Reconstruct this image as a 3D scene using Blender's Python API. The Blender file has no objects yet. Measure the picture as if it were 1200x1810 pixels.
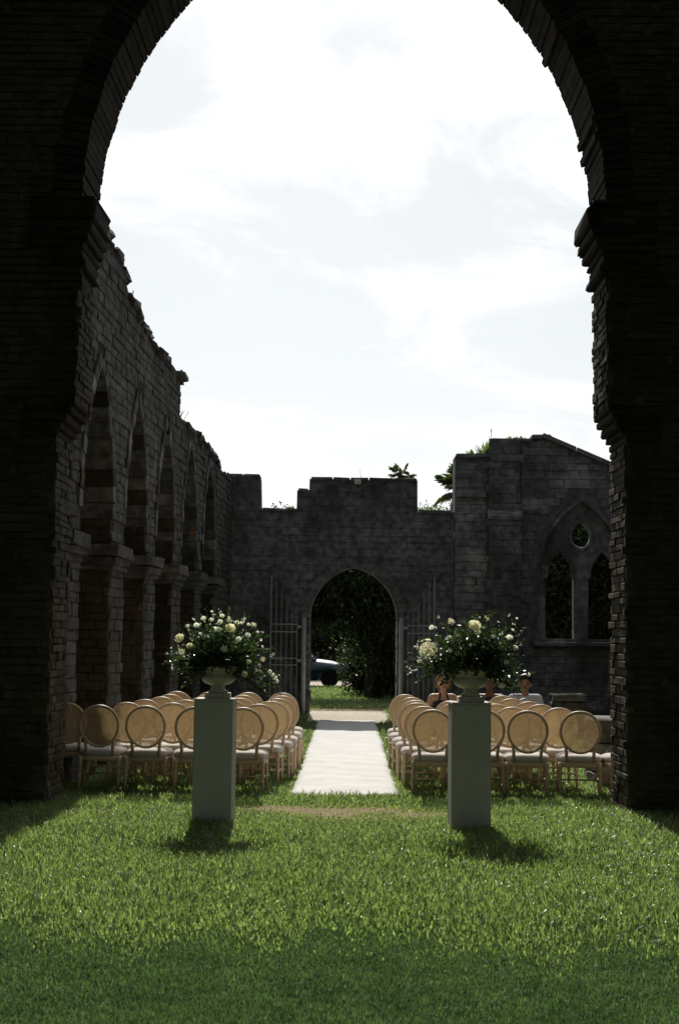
import bpy, math, random
import numpy as np
from mathutils import Vector, Matrix
from mathutils.geometry import tessellate_polygon
R = math.radians
random.seed(7); rng = np.random.default_rng(7)
S = bpy.context.scene
COL = S.collection

# ---------------------------------------------------------------- camera
cd = bpy.data.cameras.new('camera'); cam = bpy.data.objects.new('camera', cd); COL.objects.link(cam)
cd.sensor_fit = 'VERTICAL'; cd.sensor_height = 36; cd.lens = 50; cd.clip_start = .05; cd.clip_end = 3000
cam.matrix_world = Matrix.Translation((0, 0, 1.76)) @ Matrix.Rotation(R(.447), 4, 'Z') @ Matrix.Rotation(R(95.019), 4, 'X') @ Matrix.Rotation(R(.7), 4, 'Z')
cd.dof.use_dof = True; cd.dof.focus_distance = 15.5; cd.dof.aperture_fstop = 5.6
S.camera = cam

# ---------------------------------------------------------------- world and sun
SUN_EL, SUN_AZ = 42.5, 3.0            # degrees; azimuth to the left of straight ahead (+Y)
SKY = .05
W = bpy.data.worlds.new('World'); S.world = W; W.use_nodes = True
nt = W.node_tree; N = nt.nodes; L = nt.links
N.clear()
def nd(t, **k):
    n = N.new(t)
    for a, b in k.items(): setattr(n, a, b)
    return n
def mth(op, a, b=None, c=None, clamp=False):
    n = nd('ShaderNodeMath', operation=op, use_clamp=clamp)
    for i, v in enumerate((a, b, c)):
        if v is None: continue
        if isinstance(v, (int, float)): n.inputs[i].default_value = v
        else: L.new(v, n.inputs[i])
    return n.outputs[0]
wout = nd('ShaderNodeOutputWorld'); bg = nd('ShaderNodeBackground')
sky = nd('ShaderNodeTexSky', sky_type='NISHITA', sun_disc=False)
sky.sun_elevation = R(SUN_EL); sky.sun_rotation = R(-SUN_AZ); sky.air_density = 1.0; sky.dust_density = 1.2; sky.ozone_density = 1.0
tc = nd('ShaderNodeTexCoord')
sx = nd('ShaderNodeSeparateXYZ'); L.new(tc.outputs['Generated'], sx.inputs[0])
zz = mth('ADD', mth('MAXIMUM', sx.outputs[2], 0), .22)
cx = nd('ShaderNodeCombineXYZ')
L.new(mth('DIVIDE', sx.outputs[0], zz), cx.inputs[0]); L.new(mth('DIVIDE', sx.outputs[1], zz), cx.inputs[1])
def noise(vec, scale, detail, rough, off, dist=0.):
    mp = nd('ShaderNodeMapping'); mp.inputs['Location'].default_value = off; L.new(vec, mp.inputs[0])
    n = nd('ShaderNodeTexNoise'); n.inputs['Scale'].default_value = scale; n.inputs['Detail'].default_value = detail
    n.inputs['Roughness'].default_value = rough; n.inputs['Distortion'].default_value = dist
    L.new(mp.outputs[0], n.inputs['Vector']); return n.outputs['Fac']
n1 = noise(cx.outputs[0], 2.6, 11, .62, (5.4, 1.2, 0), .7)
n2 = noise(cx.outputs[0], .9, 3, .5, (8.3, 2.2, 1.))
cl = mth('ADD', mth('MULTIPLY', n1, .62), mth('MULTIPLY', n2, .5))
rp = nd('ShaderNodeMapRange', interpolation_type='SMOOTHSTEP'); L.new(cl, rp.inputs[0])
rp.inputs[1].default_value = .52; rp.inputs[2].default_value = .66; rp.inputs[3].default_value = 0; rp.inputs[4].default_value = .8
# cloud brightness: sunlit vapour scatters forward, so it is brighter the nearer it stands to the sun
sv = Vector((-math.sin(R(SUN_AZ))*math.cos(R(SUN_EL)), math.cos(R(SUN_AZ))*math.cos(R(SUN_EL)), math.sin(R(SUN_EL))))
dp = nd('ShaderNodeVectorMath', operation='DOT_PRODUCT'); L.new(tc.outputs['Generated'], dp.inputs[0]); dp.inputs[1].default_value = sv
fw = mth('POWER', mth('MULTIPLY_ADD', dp.outputs['Value'], .5, .5, True), 4.0)
cb = mth('MULTIPLY_ADD', fw, 26.5, 1.0)
hb = mth('ADD', cb, mth('MULTIPLY', mth('POWER', mth('SUBTRACT', 1.0, mth('MAXIMUM', sx.outputs[2], 0), None, True), 5.0), mth('MULTIPLY', fw, 13.0)))
cc = nd('ShaderNodeCombineXYZ'); L.new(hb, cc.inputs[0]); L.new(hb, cc.inputs[1]); L.new(mth('MULTIPLY', hb, 1.02), cc.inputs[2])
vc = nd('ShaderNodeCombineXYZ'); L.new(mth('MULTIPLY', hb, .89), vc.inputs[0]); L.new(mth('MULTIPLY', hb, .92), vc.inputs[1]); L.new(mth('MULTIPLY', hb, .925), vc.inputs[2])
# thin high veil whitening the blue
veil = nd('ShaderNodeMix', data_type='RGBA'); 
hz_ = mth('POWER', mth('SUBTRACT', 1.0, mth('MAXIMUM', sx.outputs[2], 0), None, True), 3.0)
L.new(mth('MULTIPLY_ADD', hz_, .45, .55, True), veil.inputs[0])
L.new(sky.outputs[0], veil.inputs[6]); L.new(vc.outputs[0], veil.inputs[7])
mx = nd('ShaderNodeMix', data_type='RGBA'); L.new(rp.outputs[0], mx.inputs[0]); L.new(veil.outputs[2], mx.inputs[6]); L.new(cc.outputs[0], mx.inputs[7])
L.new(mx.outputs[2], bg.inputs[0]); bg.inputs[1].default_value = SKY
L.new(bg.outputs[0], wout.inputs[0])

sl = bpy.data.lights.new('sun', 'SUN'); sl.energy = 4.8; sl.angle = R(.53); sl.color = (1, .95, .86)
so = bpy.data.objects.new('sun', sl); COL.objects.link(so); so.rotation_euler = sv.to_track_quat('Z', 'Y').to_euler(); so.location = (-3, 40, 40)
S.view_settings.view_transform = 'Standard'; S.view_settings.look = 'None'; S.view_settings.exposure = 0; S.view_settings.gamma = 1
S.cycles.max_bounces = 8; S.cycles.transparent_max_bounces = 12

# ---------------------------------------------------------------- materials
def material(name):
    m = bpy.data.materials.new(name); m.use_nodes = True
    t = m.node_tree; return m, t, t.nodes['Principled BSDF'], t.nodes['Material Output']
def pmat(name, c1, c2=None, rough=.8, scale=8., detail=5., bump=0., bscale=40., objrand=0., spec=.3, transl=None, transp=0., stain=None, stain_scale=.8, stain_amt=.8, spots=None, spot_scale=3., spot_lo=.62, sheen=0, metal=0., streak=1.):
    m, t, p, out = material(name); n, l = t.nodes, t.links
    p.inputs['Roughness'].default_value = rough; p.inputs['Specular IOR Level'].default_value = spec; p.inputs['Metallic'].default_value = metal
    if sheen: p.inputs['Sheen Weight'].default_value = sheen
    g = n.new('ShaderNodeNewGeometry')
    def nz(sc, det, ro=.55, zs=1.):
        mp = n.new('ShaderNodeMapping'); mp.inputs['Scale'].default_value = (1, 1, zs); l.new(g.outputs['Position'], mp.inputs[0])
        k = n.new('ShaderNodeTexNoise'); k.inputs['Scale'].default_value = sc; k.inputs['Detail'].default_value = det; k.inputs['Roughness'].default_value = ro
        l.new(mp.outputs[0], k.inputs['Vector']); return k.outputs['Fac']
    def rmp(fac, a, b):
        r = n.new('ShaderNodeMapRange'); r.interpolation_type = 'SMOOTHSTEP'; l.new(fac, r.inputs[0]); r.inputs[1].default_value = a; r.inputs[2].default_value = b; return r.outputs[0]
    def mix(fac, a, b, blend='MIX'):
        x = n.new('ShaderNodeMix'); x.data_type = 'RGBA'; x.blend_type = blend
        for i, v in ((0, fac), (6, a), (7, b)):
            if isinstance(v, float): x.inputs[i].default_value = v
            elif isinstance(v, tuple): x.inputs[i].default_value = (*v, 1)
            else: l.new(v, x.inputs[i])
        return x.outputs[2]
    col = mix(rmp(nz(scale, detail), .3, .7), tuple(c1), tuple(c2 or c1))
    if stain: col = mix(rmp(nz(stain_scale, 6, .62, streak), .42, .66), col, mix(stain_amt, col, tuple(stain)))
    if spots: col = mix(rmp(nz(spot_scale, 4, .6), spot_lo, spot_lo+.08), col, tuple(spots))
    if objrand:
        oi = n.new('ShaderNodeObjectInfo'); r = n.new('ShaderNodeMapRange'); l.new(oi.outputs['Random'], r.inputs[0])
        r.inputs[3].default_value = 1-objrand; r.inputs[4].default_value = 1+objrand
        v = n.new('ShaderNodeVectorMath'); v.operation = 'SCALE'; l.new(col, v.inputs[0]); l.new(r.outputs[0], v.inputs[3]); col = v.outputs[0]
    l.new(col, p.inputs['Base Color'])
    if bump:
        b = n.new('ShaderNodeBump'); b.inputs['Strength'].default_value = 1; b.inputs['Distance'].default_value = bump
        l.new(nz(bscale, 6, .65), b.inputs['Height']); l.new(b.outputs[0], p.inputs['Normal'])
    sh = p.outputs[0]
    if transl:
        tr = n.new('ShaderNodeBsdfTranslucent'); l.new(mix(1., col, tuple(transl), 'MULTIPLY'), tr.inputs[0])
        a = n.new('ShaderNodeAddShader'); l.new(sh, a.inputs[0]); l.new(tr.outputs[0], a.inputs[1]); sh = a.outputs[0]
    if transp:
        tp = n.new('ShaderNodeBsdfTransparent'); x = n.new('ShaderNodeMixShader'); x.inputs[0].default_value = transp
        l.new(sh, x.inputs[1]); l.new(tp.outputs[0], x.inputs[2]); sh = x.outputs[0]
    l.new(sh, out.inputs['Surface']); return m

M = {}
M['tower'] = pmat('tower_brick', (.13, .113, .078), (.07, .06, .045), .92, 5, 6, .012, 30, .35, .15, stain=(.04, .037, .03), stain_scale=.9, stain_amt=.7, spots=(.16, .08, .03), spot_scale=4, spot_lo=.68)
M['soffit'] = pmat('shade_toned_brick', (.055, .048, .034), (.03, .027, .02), .95, 5, 6, .012, 30, .3, .1)  # tower brick with shade put into its colour, countering bounce from the grass
M['tower_core'] = pmat('tower_mortar', (.13, .115, .085), (.07, .06, .045), .95, 6, 6, .012, 30, 0, .1)
M['wall'] = pmat('gateway_stone', (.29, .31, .325), (.12, .13, .14), .9, 7, 9, .02, 16, .13, .2, stain=(.06, .06, .055), stain_scale=.9, stain_amt=.75, streak=.5, spots=(.36, .36, .37), spot_scale=1.6, spot_lo=.66)
M['wall_core'] = pmat('gateway_mortar', (.21, .22, .225), (.10, .105, .11), .95, 7, 6, .012, 30, 0, .1)
M['aisle'] = pmat('aisle_stone', (.31, .325, .345), (.135, .145, .155), .9, 6, 9, .02, 16, .12, .2, stain=(.07, .07, .07), stain_scale=.7, stain_amt=.75, streak=.45, spots=(.42, .43, .43), spot_scale=.9, spot_lo=.57)
M['arcade'] = pmat('arcade_stone', (.175, .174, .165), (.062, .06, .055), .92, 6, 9, .022, 14, .12, .2, stain=(.05, .047, .042), stain_scale=1.0, stain_amt=.75, streak=.35, spots=(.30, .15, .06), spot_scale=2.2, spot_lo=.66)
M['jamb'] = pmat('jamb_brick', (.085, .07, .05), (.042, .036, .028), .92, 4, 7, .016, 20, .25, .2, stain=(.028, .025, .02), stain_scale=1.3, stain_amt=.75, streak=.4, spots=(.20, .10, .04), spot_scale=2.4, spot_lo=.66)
M['arcade_core'] = pmat('arcade_mortar', (.16, .148, .13), (.09, .08, .07), .95, 4, 6, .015, 22, 0, .1)
M['arch_edge'] = pmat('weathered_plaster', (.27, .27, .265), (.13, .125, .12), .92, 4, 7, .012, 25, .25, .15, stain=(.05, .045, .04), stain_scale=1.4, stain_amt=.8, streak=.4)
M['soil'] = pmat('lawn_soil', (.022, .03, .012), (.04, .036, .02), .95, 2.5, 6, .02, 30, 0, .1)
M['grass'] = pmat('lawn_grass', (.022, .045, .016), (.15, .178, .072), .34, 38, 2, 0, 1, 0, .5, transl=(1.65, 1.85, 1.1), spots=(.25, .25, .12), spot_scale=31, spot_lo=.61, stain=(.05, .075, .03), stain_scale=1.3, stain_amt=.4)
M['turf'] = pmat('short_turf', (.031, .063, .024), (.08, .122, .048), .5, 24, 4, 0, 1, 0, .3, transl=(1.15, 1.25, .85), spots=(.11, .12, .06), spot_scale=15, spot_lo=.66, stain=(.022, .042, .015), stain_scale=2.2, stain_amt=.55)
M['dirt'] = pmat('bare_earth', (.34, .27, .155), (.22, .175, .10), .95, 14, 6, .02, 60, 0, .1)
M['path'] = pmat('pale_path', (.55, .5, .42), (.42, .37, .29), .9, 8, 6, .01, 60, 0, .15)
M['runner'] = pmat('runner_cloth', (.66, .655, .635), (.60, .595, .575), .85, 2.5, 6, .012, 8, 0, .15, stain=(.48, .45, .40), stain_scale=2.2, stain_amt=.15)
M['wood'] = pmat('pale_oak', (.68, .53, .36), (.58, .44, .28), .45, 26, 5, .002, 90, .14, .35)
M['cane'] = pmat('woven_cane', (.42, .335, .22), (.31, .24, .15), .6, 45, 3, .003, 130, .18, .25, transl=(.23, .195, .145))
def weave(m, cell, thr):
    t = m.node_tree; n, l = t.nodes, t.links; out = n['Material Output']; src = out.inputs['Surface'].links[0].from_socket
    c = n.new('ShaderNodeTexCoord'); q = n.new('ShaderNodeSeparateXYZ'); l.new(c.outputs['Object'], q.inputs[0])
    def f(op, a, b=None):
        k = n.new('ShaderNodeMath'); k.operation = op
        for i_, v in enumerate((a, b)):
            if v is None: continue
            if isinstance(v, float): k.inputs[i_].default_value = v
            else: l.new(v, k.inputs[i_])
        return k.outputs[0]
    k_ = 2*math.pi/cell; g_ = f('GREATER_THAN', f('MULTIPLY', f('SINE', f('MULTIPLY', q.outputs[0], k_)), f('SINE', f('MULTIPLY', q.outputs[2], k_))), thr)
    tp = n.new('ShaderNodeBsdfTransparent'); x = n.new('ShaderNodeMixShader'); l.new(g_, x.inputs[0]); l.new(src, x.inputs[1]); l.new(tp.outputs[0], x.inputs[2]); l.new(x.outputs[0], out.inputs['Surface'])
weave(M['cane'], .017, .34)
M['linen'] = pmat('linen_upholstery', (.60, .56, .52), (.54, .50, .46), .9, 60, 3, .002, 200, .05, .15, sheen=.2)
M['plinth'] = pmat('painted_plinth', (.78, .78, .71), (.62, .63, .57), .8, 70, 5, .006, 90, 0, .2)
M['urn'] = pmat('cast_stone_urn', (.84, .80, .68), (.72, .68, .57), .75, 30, 5, .003, 80, 0, .2)
M['leaf'] = pmat('bouquet_leaf', (.016, .034, .014), (.034, .056, .022), .36, 30, 3, 0, 1, 0, .5, transl=(.9, .95, .5))
M['petal'] = pmat('white_petal', (.84, .85, .82), (.80, .81, .76), .7, 40, 3, 0, 1, .06, .2, transl=(.45, .45, .38))
M['cream'] = pmat('cream_petal', (.83, .82, .73), (.79, .77, .66), .7, 40, 3, 0, 1, .06, .2, transl=(.45, .45, .35))
M['stem'] = pmat('green_stem', (.06, .09, .03), None, .6)
M['tree_leaf'] = pmat('tree_leaf', (.02, .034, .013), (.036, .05, .018), .5, 2, 4, 0, 1, .15, .3, transl=(.7, .75, .4))
M['light_leaf'] = pmat('light_leaf', (.06, .09, .028), (.09, .115, .04), .45, 2, 4, 0, 1, .15, .35, transl=(1.2, 1.2, .7))
M['palm_leaf'] = pmat('palm_leaf', (.05, .075, .03), (.08, .1, .045), .4, 3, 3, 0, 1, .1, .4, transl=(.9, .9, .5))
M['dry_leaf'] = pmat('dry_leaf', (.28, .22, .12), (.2, .15, .08), .8, 6, 3, 0, 1, .1, .2, transl=(.5, .5, .4))
M['bark'] = pmat('bark', (.09, .07, .05), (.05, .04, .03), .95, 9, 5, .02, 14, 0, .1)
M['iron'] = pmat('grey_gate_paint', (.46, .52, .53), (.34, .39, .40), .5, 9, 5, .001, 60, 0, .4)
M['rubble'] = pmat('rubble_stone', (.28, .26, .23), (.16, .15, .13), .92, 5, 6, .015, 25, .2, .15, stain=(.06, .055, .05), stain_scale=2.5)
M['white_metal'] = pmat('white_metal', (.75, .74, .70), None, .5)
M['dark_metal'] = pmat('dark_metal', (.05, .05, .05), None, .5)
M['car_paint'] = pmat('dark_blue_car_paint', (.045, .085, .16), None, .42, spec=.7); _p = M['car_paint'].node_tree.nodes['Principled BSDF']; _p.inputs['Coat Weight'].default_value = 1; _p.inputs['Coat Roughness'].default_value = .3
M['car_glass'] = pmat('car_glass', (.03, .035, .04), None, .05, spec=.8)
M['rubber'] = pmat('tyre_rubber', (.02, .02, .02), None, .85)
M['chrome'] = pmat('bright_metal', (.6, .6, .6), None, .25, metal=1.)
M['lamp'] = pmat('headlamp', (.7, .7, .7), None, .1, spec=.8)
M['skin1'] = pmat('tanned_skin', (.60, .37, .26), (.54, .32, .22), .5, 20, 3, 0, 1, 0, .35)
M['skin2'] = pmat('brown_skin', (.20, .105, .065), (.17, .09, .055), .45, 20, 3, 0, 1, 0, .4)
M['skin3'] = pmat('olive_skin', (.40, .24, .16), (.35, .20, .13), .5, 20, 3, 0, 1, 0, .35)
M['blond'] = pmat('light_brown_hair', (.25, .15, .07), (.16, .09, .04), .5, 40, 3, .004, 80, 0, .4)
M['black_hair'] = pmat('black_hair', (.015, .012, .01), None, .45, bump=.003, bscale=90, spec=.4)
M['black_cloth'] = pmat('dark_cloth', (.03, .028, .03), (.05, .045, .05), .85, 30, 3, 0, 1, 0, .15)
M['white_tee'] = pmat('white_shirt', (.66, .68, .72), (.55, .58, .66), .85, 18, 3, .003, 30, 0, .15)
M['denim'] = pmat('denim', (.06, .08, .13), None, .9, 30)
M['glossy_black'] = pmat('sunglass_lens', (.01, .01, .012), None, .1, spec=.7)
M['lips'] = pmat('lips', (.32, .10, .08), None, .5)

# ---------------------------------------------------------------- mesh helpers
class MB:
    def __init__(s): s.v = []; s.f = []
    def add(s, vs, fs):
        o = len(s.v); s.v += [tuple(x) for x in vs]; s.f += [tuple(i+o for i in f) for f in fs]; return s
    def box(s, c, d, rz=0., ch=0., jit=0.):
        x, y, z = d[0]/2, d[1]/2, d[2]/2; cs, sn = math.cos(rz), math.sin(rz)
        if ch <= 0:
            pts = [(-x,-y,-z),(x,-y,-z),(x,y,-z),(-x,y,-z),(-x,-y,z),(x,-y,z),(x,y,z),(-x,y,z)]
            fs = [(0,3,2,1),(4,5,6,7),(0,1,5,4),(1,2,6,5),(2,3,7,6),(3,0,4,7)]
        else:
            pts = []
            for zc, k in ((-z, ch), (-z+ch, 0), (z-ch, 0), (z, ch)):
                xx, yy, q = x-k, y-k, ch if k == 0 else ch*.5
                pts += [(-xx+q,-yy,zc),(xx-q,-yy,zc),(xx,-yy+q,zc),(xx,yy-q,zc),(xx-q,yy,zc),(-xx+q,yy,zc),(-xx,yy-q,zc),(-xx,-yy+q,zc)]
            fs = [tuple(range(7,-1,-1)), tuple(range(24,32))]
            for r in range(3):
                for i in range(8): j = (i+1) % 8; fs.append((r*8+i, r*8+j, r*8+8+j, r*8+8+i))
        if jit: pts = [tuple(a+random.uniform(-jit, jit) for a in p) for p in pts]
        return s.add([(c[0]+p[0]*cs-p[1]*sn, c[1]+p[0]*sn+p[1]*cs, c[2]+p[2]) for p in pts], fs)
    def lathe(s, prof, seg=16, c=(0,0,0), flute=0, fa=0., fr=(0,0)):
        vs = []; n = len(prof)
        for (r, z) in prof:
            for i in range(seg):
                a = 2*math.pi*i/seg; q = r
                if flute and fr[0] <= z <= fr[1]: q = r*(1+fa*abs(math.sin(flute*a/2))*math.sin(math.pi*(z-fr[0])/(fr[1]-fr[0]))-fa*.5)
                vs.append((c[0]+q*math.cos(a), c[1]+q*math.sin(a), c[2]+z))
        fs = [(r*seg+i, r*seg+(i+1) % seg, (r+1)*seg+(i+1) % seg, (r+1)*seg+i) for r in range(n-1) for i in range(seg)]
        fs += [tuple(range(seg-1, -1, -1)), tuple((n-1)*seg+i for i in range(seg))]
        return s.add(vs, fs)
    def tube(s, pts, rad, seg=8, closed=False, flat=1.):
        pts = [Vector(p) for p in pts]; n = len(pts); vs = []; up = Vector((0, 0, 1))
        if isinstance(rad, (int, float)): rad = [rad]*n
        ref = None
        for i, p in enumerate(pts):
            a = pts[(i-1) % n] if closed or i else p; b = pts[(i+1) % n] if closed or i < n-1 else p
            t = (b-a).normalized()
            if ref is None: ref = t.orthogonal().normalized()
            ref = (ref - t*ref.dot(t)); ref = ref.normalized() if ref.length > 1e-6 else t.orthogonal().normalized()
            bn = t.cross(ref)
            for k in range(seg):
                q = 2*math.pi*k/seg; vs.append(p+ref*math.cos(q)*rad[i]+bn*math.sin(q)*rad[i]*flat)
        m = n if closed else n-1
        fs = [(i*seg+k, i*seg+(k+1) % seg, ((i+1) % n)*seg+(k+1) % seg, ((i+1) % n)*seg+k) for i in range(m) for k in range(seg)]
        if not closed: fs += [tuple(range(seg-1, -1, -1)), tuple((n-1)*seg+k for k in range(seg))]
        return s.add(vs, fs)
    def prism(s, outer, holes, to3, w0, w1):
        loops = [outer]+holes; flat = [p for lp in loops for p in lp]; n = len(flat)
        tri = tessellate_polygon([[Vector((p[0], p[1], 0)) for p in lp] for lp in loops])
        vs = [to3(p[0], p[1], w0) for p in flat]+[to3(p[0], p[1], w1) for p in flat]
        fs = [tuple(t) for t in tri]+[tuple(i+n for i in reversed(t)) for t in tri]
        o = 0
        for lp in loops:
            k = len(lp); fs += [(o+i, o+(i+1) % k, o+(i+1) % k+n, o+i+n) for i in range(k)]; o += k
        return s.add(vs, fs)
    def sphere(s, c, r, seg=10, rings=7, sc=(1,1,1)):
        vs = [(c[0], c[1], c[2]-r*sc[2])]
        for j in range(1, rings):
            a = math.pi*j/rings
            for i in range(seg): b = 2*math.pi*i/seg; vs.append((c[0]+r*sc[0]*math.sin(a)*math.cos(b), c[1]+r*sc[1]*math.sin(a)*math.sin(b), c[2]-r*sc[2]*math.cos(a)))
        vs.append((c[0], c[1], c[2]+r*sc[2])); e = len(vs)-1
        fs = [(0, 1+(i+1) % seg, 1+i) for i in range(seg)]
        for j in range(rings-2):
            for i in range(seg): fs.append((1+j*seg+i, 1+j*seg+(i+1) % seg, 1+(j+1)*seg+(i+1) % seg, 1+(j+1)*seg+i))
        fs += [(e, e-seg+i, e-seg+(i+1) % seg) for i in range(seg)]
        return s.add(vs, fs)
    def mesh(s, name, mat, smooth=False, recalc=True):
        me = bpy.data.meshes.new(name); me.from_pydata(s.v, [], s.f)
        if recalc and s.f:
            import bmesh
            b = bmesh.new(); b.from_mesh(me); bmesh.ops.recalc_face_normals(b, faces=b.faces); b.to_mesh(me); b.free()
        if smooth: me.polygons.foreach_set('use_smooth', [True]*len(me.polygons))
        me.materials.append(M[mat] if isinstance(mat, str) else mat); return me
    def build(s, name, mat, parent=None, smooth=False, loc=None, recalc=True):
        return place(name, s.mesh(name, mat, smooth, recalc), parent, loc)
def place(name, me, parent=None, loc=None):
    o = bpy.data.objects.new(name, me); COL.objects.link(o)
    if parent is not None: o.parent = parent
    if loc is not None: o.location = loc
    return o
def empty(name, loc=(0,0,0), rz=0.):
    o = bpy.data.objects.new(name, None); COL.objects.link(o); o.location = loc; o.rotation_euler.z = rz; o.empty_display_size = .1; return o
def tag(o, label=None, cat=None, group=None, kind=None):
    if label: o['label'] = label
    if cat: o['category'] = cat
    if group: o['group'] = group
    if kind: o['kind'] = kind
    return o
def smooth_by_angle(me): me.polygons.foreach_set('use_smooth', [True]*len(me.polygons)); return me
def np_mesh(name, V, F, mat, k):
    me = bpy.data.meshes.new(name); nv, nf = len(V), len(F)
    me.vertices.add(nv); me.vertices.foreach_set('co', np.asarray(V, np.float32).ravel())
    me.loops.add(nf*k); me.loops.foreach_set('vertex_index', np.asarray(F, np.int32).ravel())
    me.polygons.add(nf); me.polygons.foreach_set('loop_start', np.arange(nf, dtype=np.int32)*k)
    me.update(calc_edges=True); me.materials.append(M[mat]); return me

# masonry: blocks with chamfered, uneven faces standing proud of a mortar core
_bc = {}
def block_mesh(w, h, mat, d=.07, kind='brick'):
    q = .03 if w > .3 else .02
    key = (round(w/q), round(h/.01), mat, random.randrange(3))
    if key not in _bc:
        a, b = key[0]*q/2, key[1]*.01/2; c = min(.014, b*.22); j = lambda s: random.uniform(-s, s)*min(1, b/.07)
        o = [(-a+j(.008), -b+j(.006)), (a+j(.008), -b+j(.006)), (a+j(.008), b+j(.006)), (-a+j(.008), b+j(.006))]
        sg = [(1, 1), (-1, 1), (-1, -1), (1, -1)]
        vs = [(x, y, -d) for x, y in o]+[(x, y, -c*.8) for x, y in o]+[(x+s[0]*c*random.uniform(.6, 1.4), y+s[1]*c*random.uniform(.6, 1.4), j(.006)) for (x, y), s in zip(o, sg)]
        fs = [(8, 9, 10, 11)]+[(i+r, (i+1) % 4+r, (i+1) % 4+r+4, i+r+4) for r in (0, 4) for i in range(4)]
        _bc[key] = MB().add(vs, fs).mesh('%s_%d' % (kind, len(_bc)), mat, False, False)
    return _bc[key], (w/(key[0]*q), h/(key[1]*.01), 1)
def runs(u0, u1, v0, v1, inside, n=11):
    best = None; st = None
    us = [u0+(u1-u0)*i/(n-1) for i in range(n)]
    for i, u in enumerate(us+[None]):
        ok = u is not None and inside(u, v0) and inside(u, v1)
        if ok and st is None: st = u
        if not ok and st is not None:
            e = us[i-1]
            if best is None or e-st > best[1]-best[0]: best = (st, e)
            st = None
    return best
def masonry(urange, vrange, course, length, inside, gap=.014):
    out = []; v = vrange[0]; k = 0
    while v < vrange[1]-.02:
        h = course*random.uniform(.78, 1.2); u = urange[0]-random.uniform(0, length)
        while u < urange[1]:
            l = length*random.uniform(.5, 1.5)
            a, b = max(u, urange[0])+gap/2, min(u+l, urange[1])-gap/2; c, d = v+gap/2, v+h-gap/2
            u += l
            if b-a < .05: continue
            r = runs(a, b, c, d, inside)
            if r and r[1]-r[0] > .07: out.append(((r[0]+r[1])/2, (c+d)/2, r[1]-r[0], d-c))
        v += h
    return out
def lay(blocks, fr, mat, parent, name, n_single, proud=(.0, .022), seen=None):
    """fr: (origin, U, V, N). The n_single largest in view become objects; the rest one mesh."""
    O, U, V, Nn = fr; B = Matrix((U, V, Nn)).transposed().to_4x4()
    bl = sorted(blocks, key=lambda b: -(b[2]*b[3]*(seen(b) if seen else 1)))
    rest = MB()
    for i, (u, v, w, h) in enumerate(bl):
        me, sc = block_mesh(w, h, mat, kind=name)
        p = O+U*u+V*v+Nn*random.uniform(*proud)
        T = Matrix.Translation(p) @ B @ Matrix.Rotation(random.gauss(0, .006), 4, 'Z') @ Matrix.Rotation(random.gauss(0, .012), 4, 'X') @ Matrix.Rotation(random.gauss(0, .012), 4, 'Y') @ Matrix.Diagonal((*sc, 1))
        if i < n_single:
            o = place(name, me, parent); o.matrix_local = T
        else: rest.add([T @ x.co for x in me.vertices], [tuple(f.vertices) for f in me.polygons])
    if rest.f: tag(rest.build(name+'work', mat, parent, recalc=False), kind='stuff')
def pointed(cx, half, spring, rise, n=14):
    """polygon points of a pointed arch from its right springing over the apex to the left one"""
    d = (rise*rise-half*half)/(2*half); r = half+d; a1 = math.atan2(rise, d)
    p = [(cx-d+r*math.cos(a1*i/n), spring+r*math.sin(a1*i/n)) for i in range(n+1)]
    return p+[(2*cx-x, y) for x, y in reversed(p[:-1])]
def in_poly(poly):
    xs = np.array([p[0] for p in poly]); ys = np.array([p[1] for p in poly]); x2, y2 = np.roll(xs, -1), np.roll(ys, -1)
    def f(u, v):
        c = ((ys > v) != (y2 > v)) & (u < (x2-xs)*(v-ys)/(np.where(y2 == ys, 1e-9, y2-ys))+xs); return bool(c.sum() % 2)
    return f
X, Y, Z = Vector((1,0,0)), Vector((0,1,0)), Vector((0,0,1))

# ---------------------------------------------------------------- ground
def ground_h(x, y): return 0.
o = MB().add([(-500,-300,0),(500,-300,0),(500,900,0),(-500,900,0)], [(0,1,2,3)]).build('ground', 'soil'); tag(o, kind='structure')
def patch(name, pts, z, mat, kind='structure'):
    n = len(pts); c = (sum(p[0] for p in pts)/n, sum(p[1] for p in pts)/n)
    return tag(MB().add([(x, y, z) for x, y in pts]+[(*c, z)], [(i, (i+1) % n, n) for i in range(n)]).build(name, mat), kind=kind)
def blob(cx, cy, rx, ry, n=54, j=.3): return [(cx+rx*math.cos(2*math.pi*i/n)*random.uniform(1-j, 1+j), cy+ry*math.sin(2*math.pi*i/n)*random.uniform(1-j, 1+j)) for i in range(n)]
DIRT = [(-.85, 14.75, .42, .30), (-.25, 14.55, .55, .34), (.30, 14.72, .38, .22), (.75, 14.4, .40, .26), (-2.6, 14.3, .45, .22), (-.1, 14.2, .22, .12)]
for i, (a, b, c, d) in enumerate(((-.05, 14.52, 1.45, .62), (-2.6, 14.3, .7, .4))): patch('bare_earth_patch', blob(a, b, c, d, 54, .12), .004, 'dirt')
patch('path', [(-.86,29.45),(.76,29.35),(.9,32.0),(.94,34.2),(-.9,34.1),(-.88,32)], .008, 'path')
patch('dirt_track', [(-6,34.2),(6,34.3),(6,35.1),(.4,35.4),(-6,35.2)], .006, 'dirt')
patch('parking_track', [(-30,49.5),(30,50.5),(30,58),(-30,58)], .006, 'path')

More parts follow.
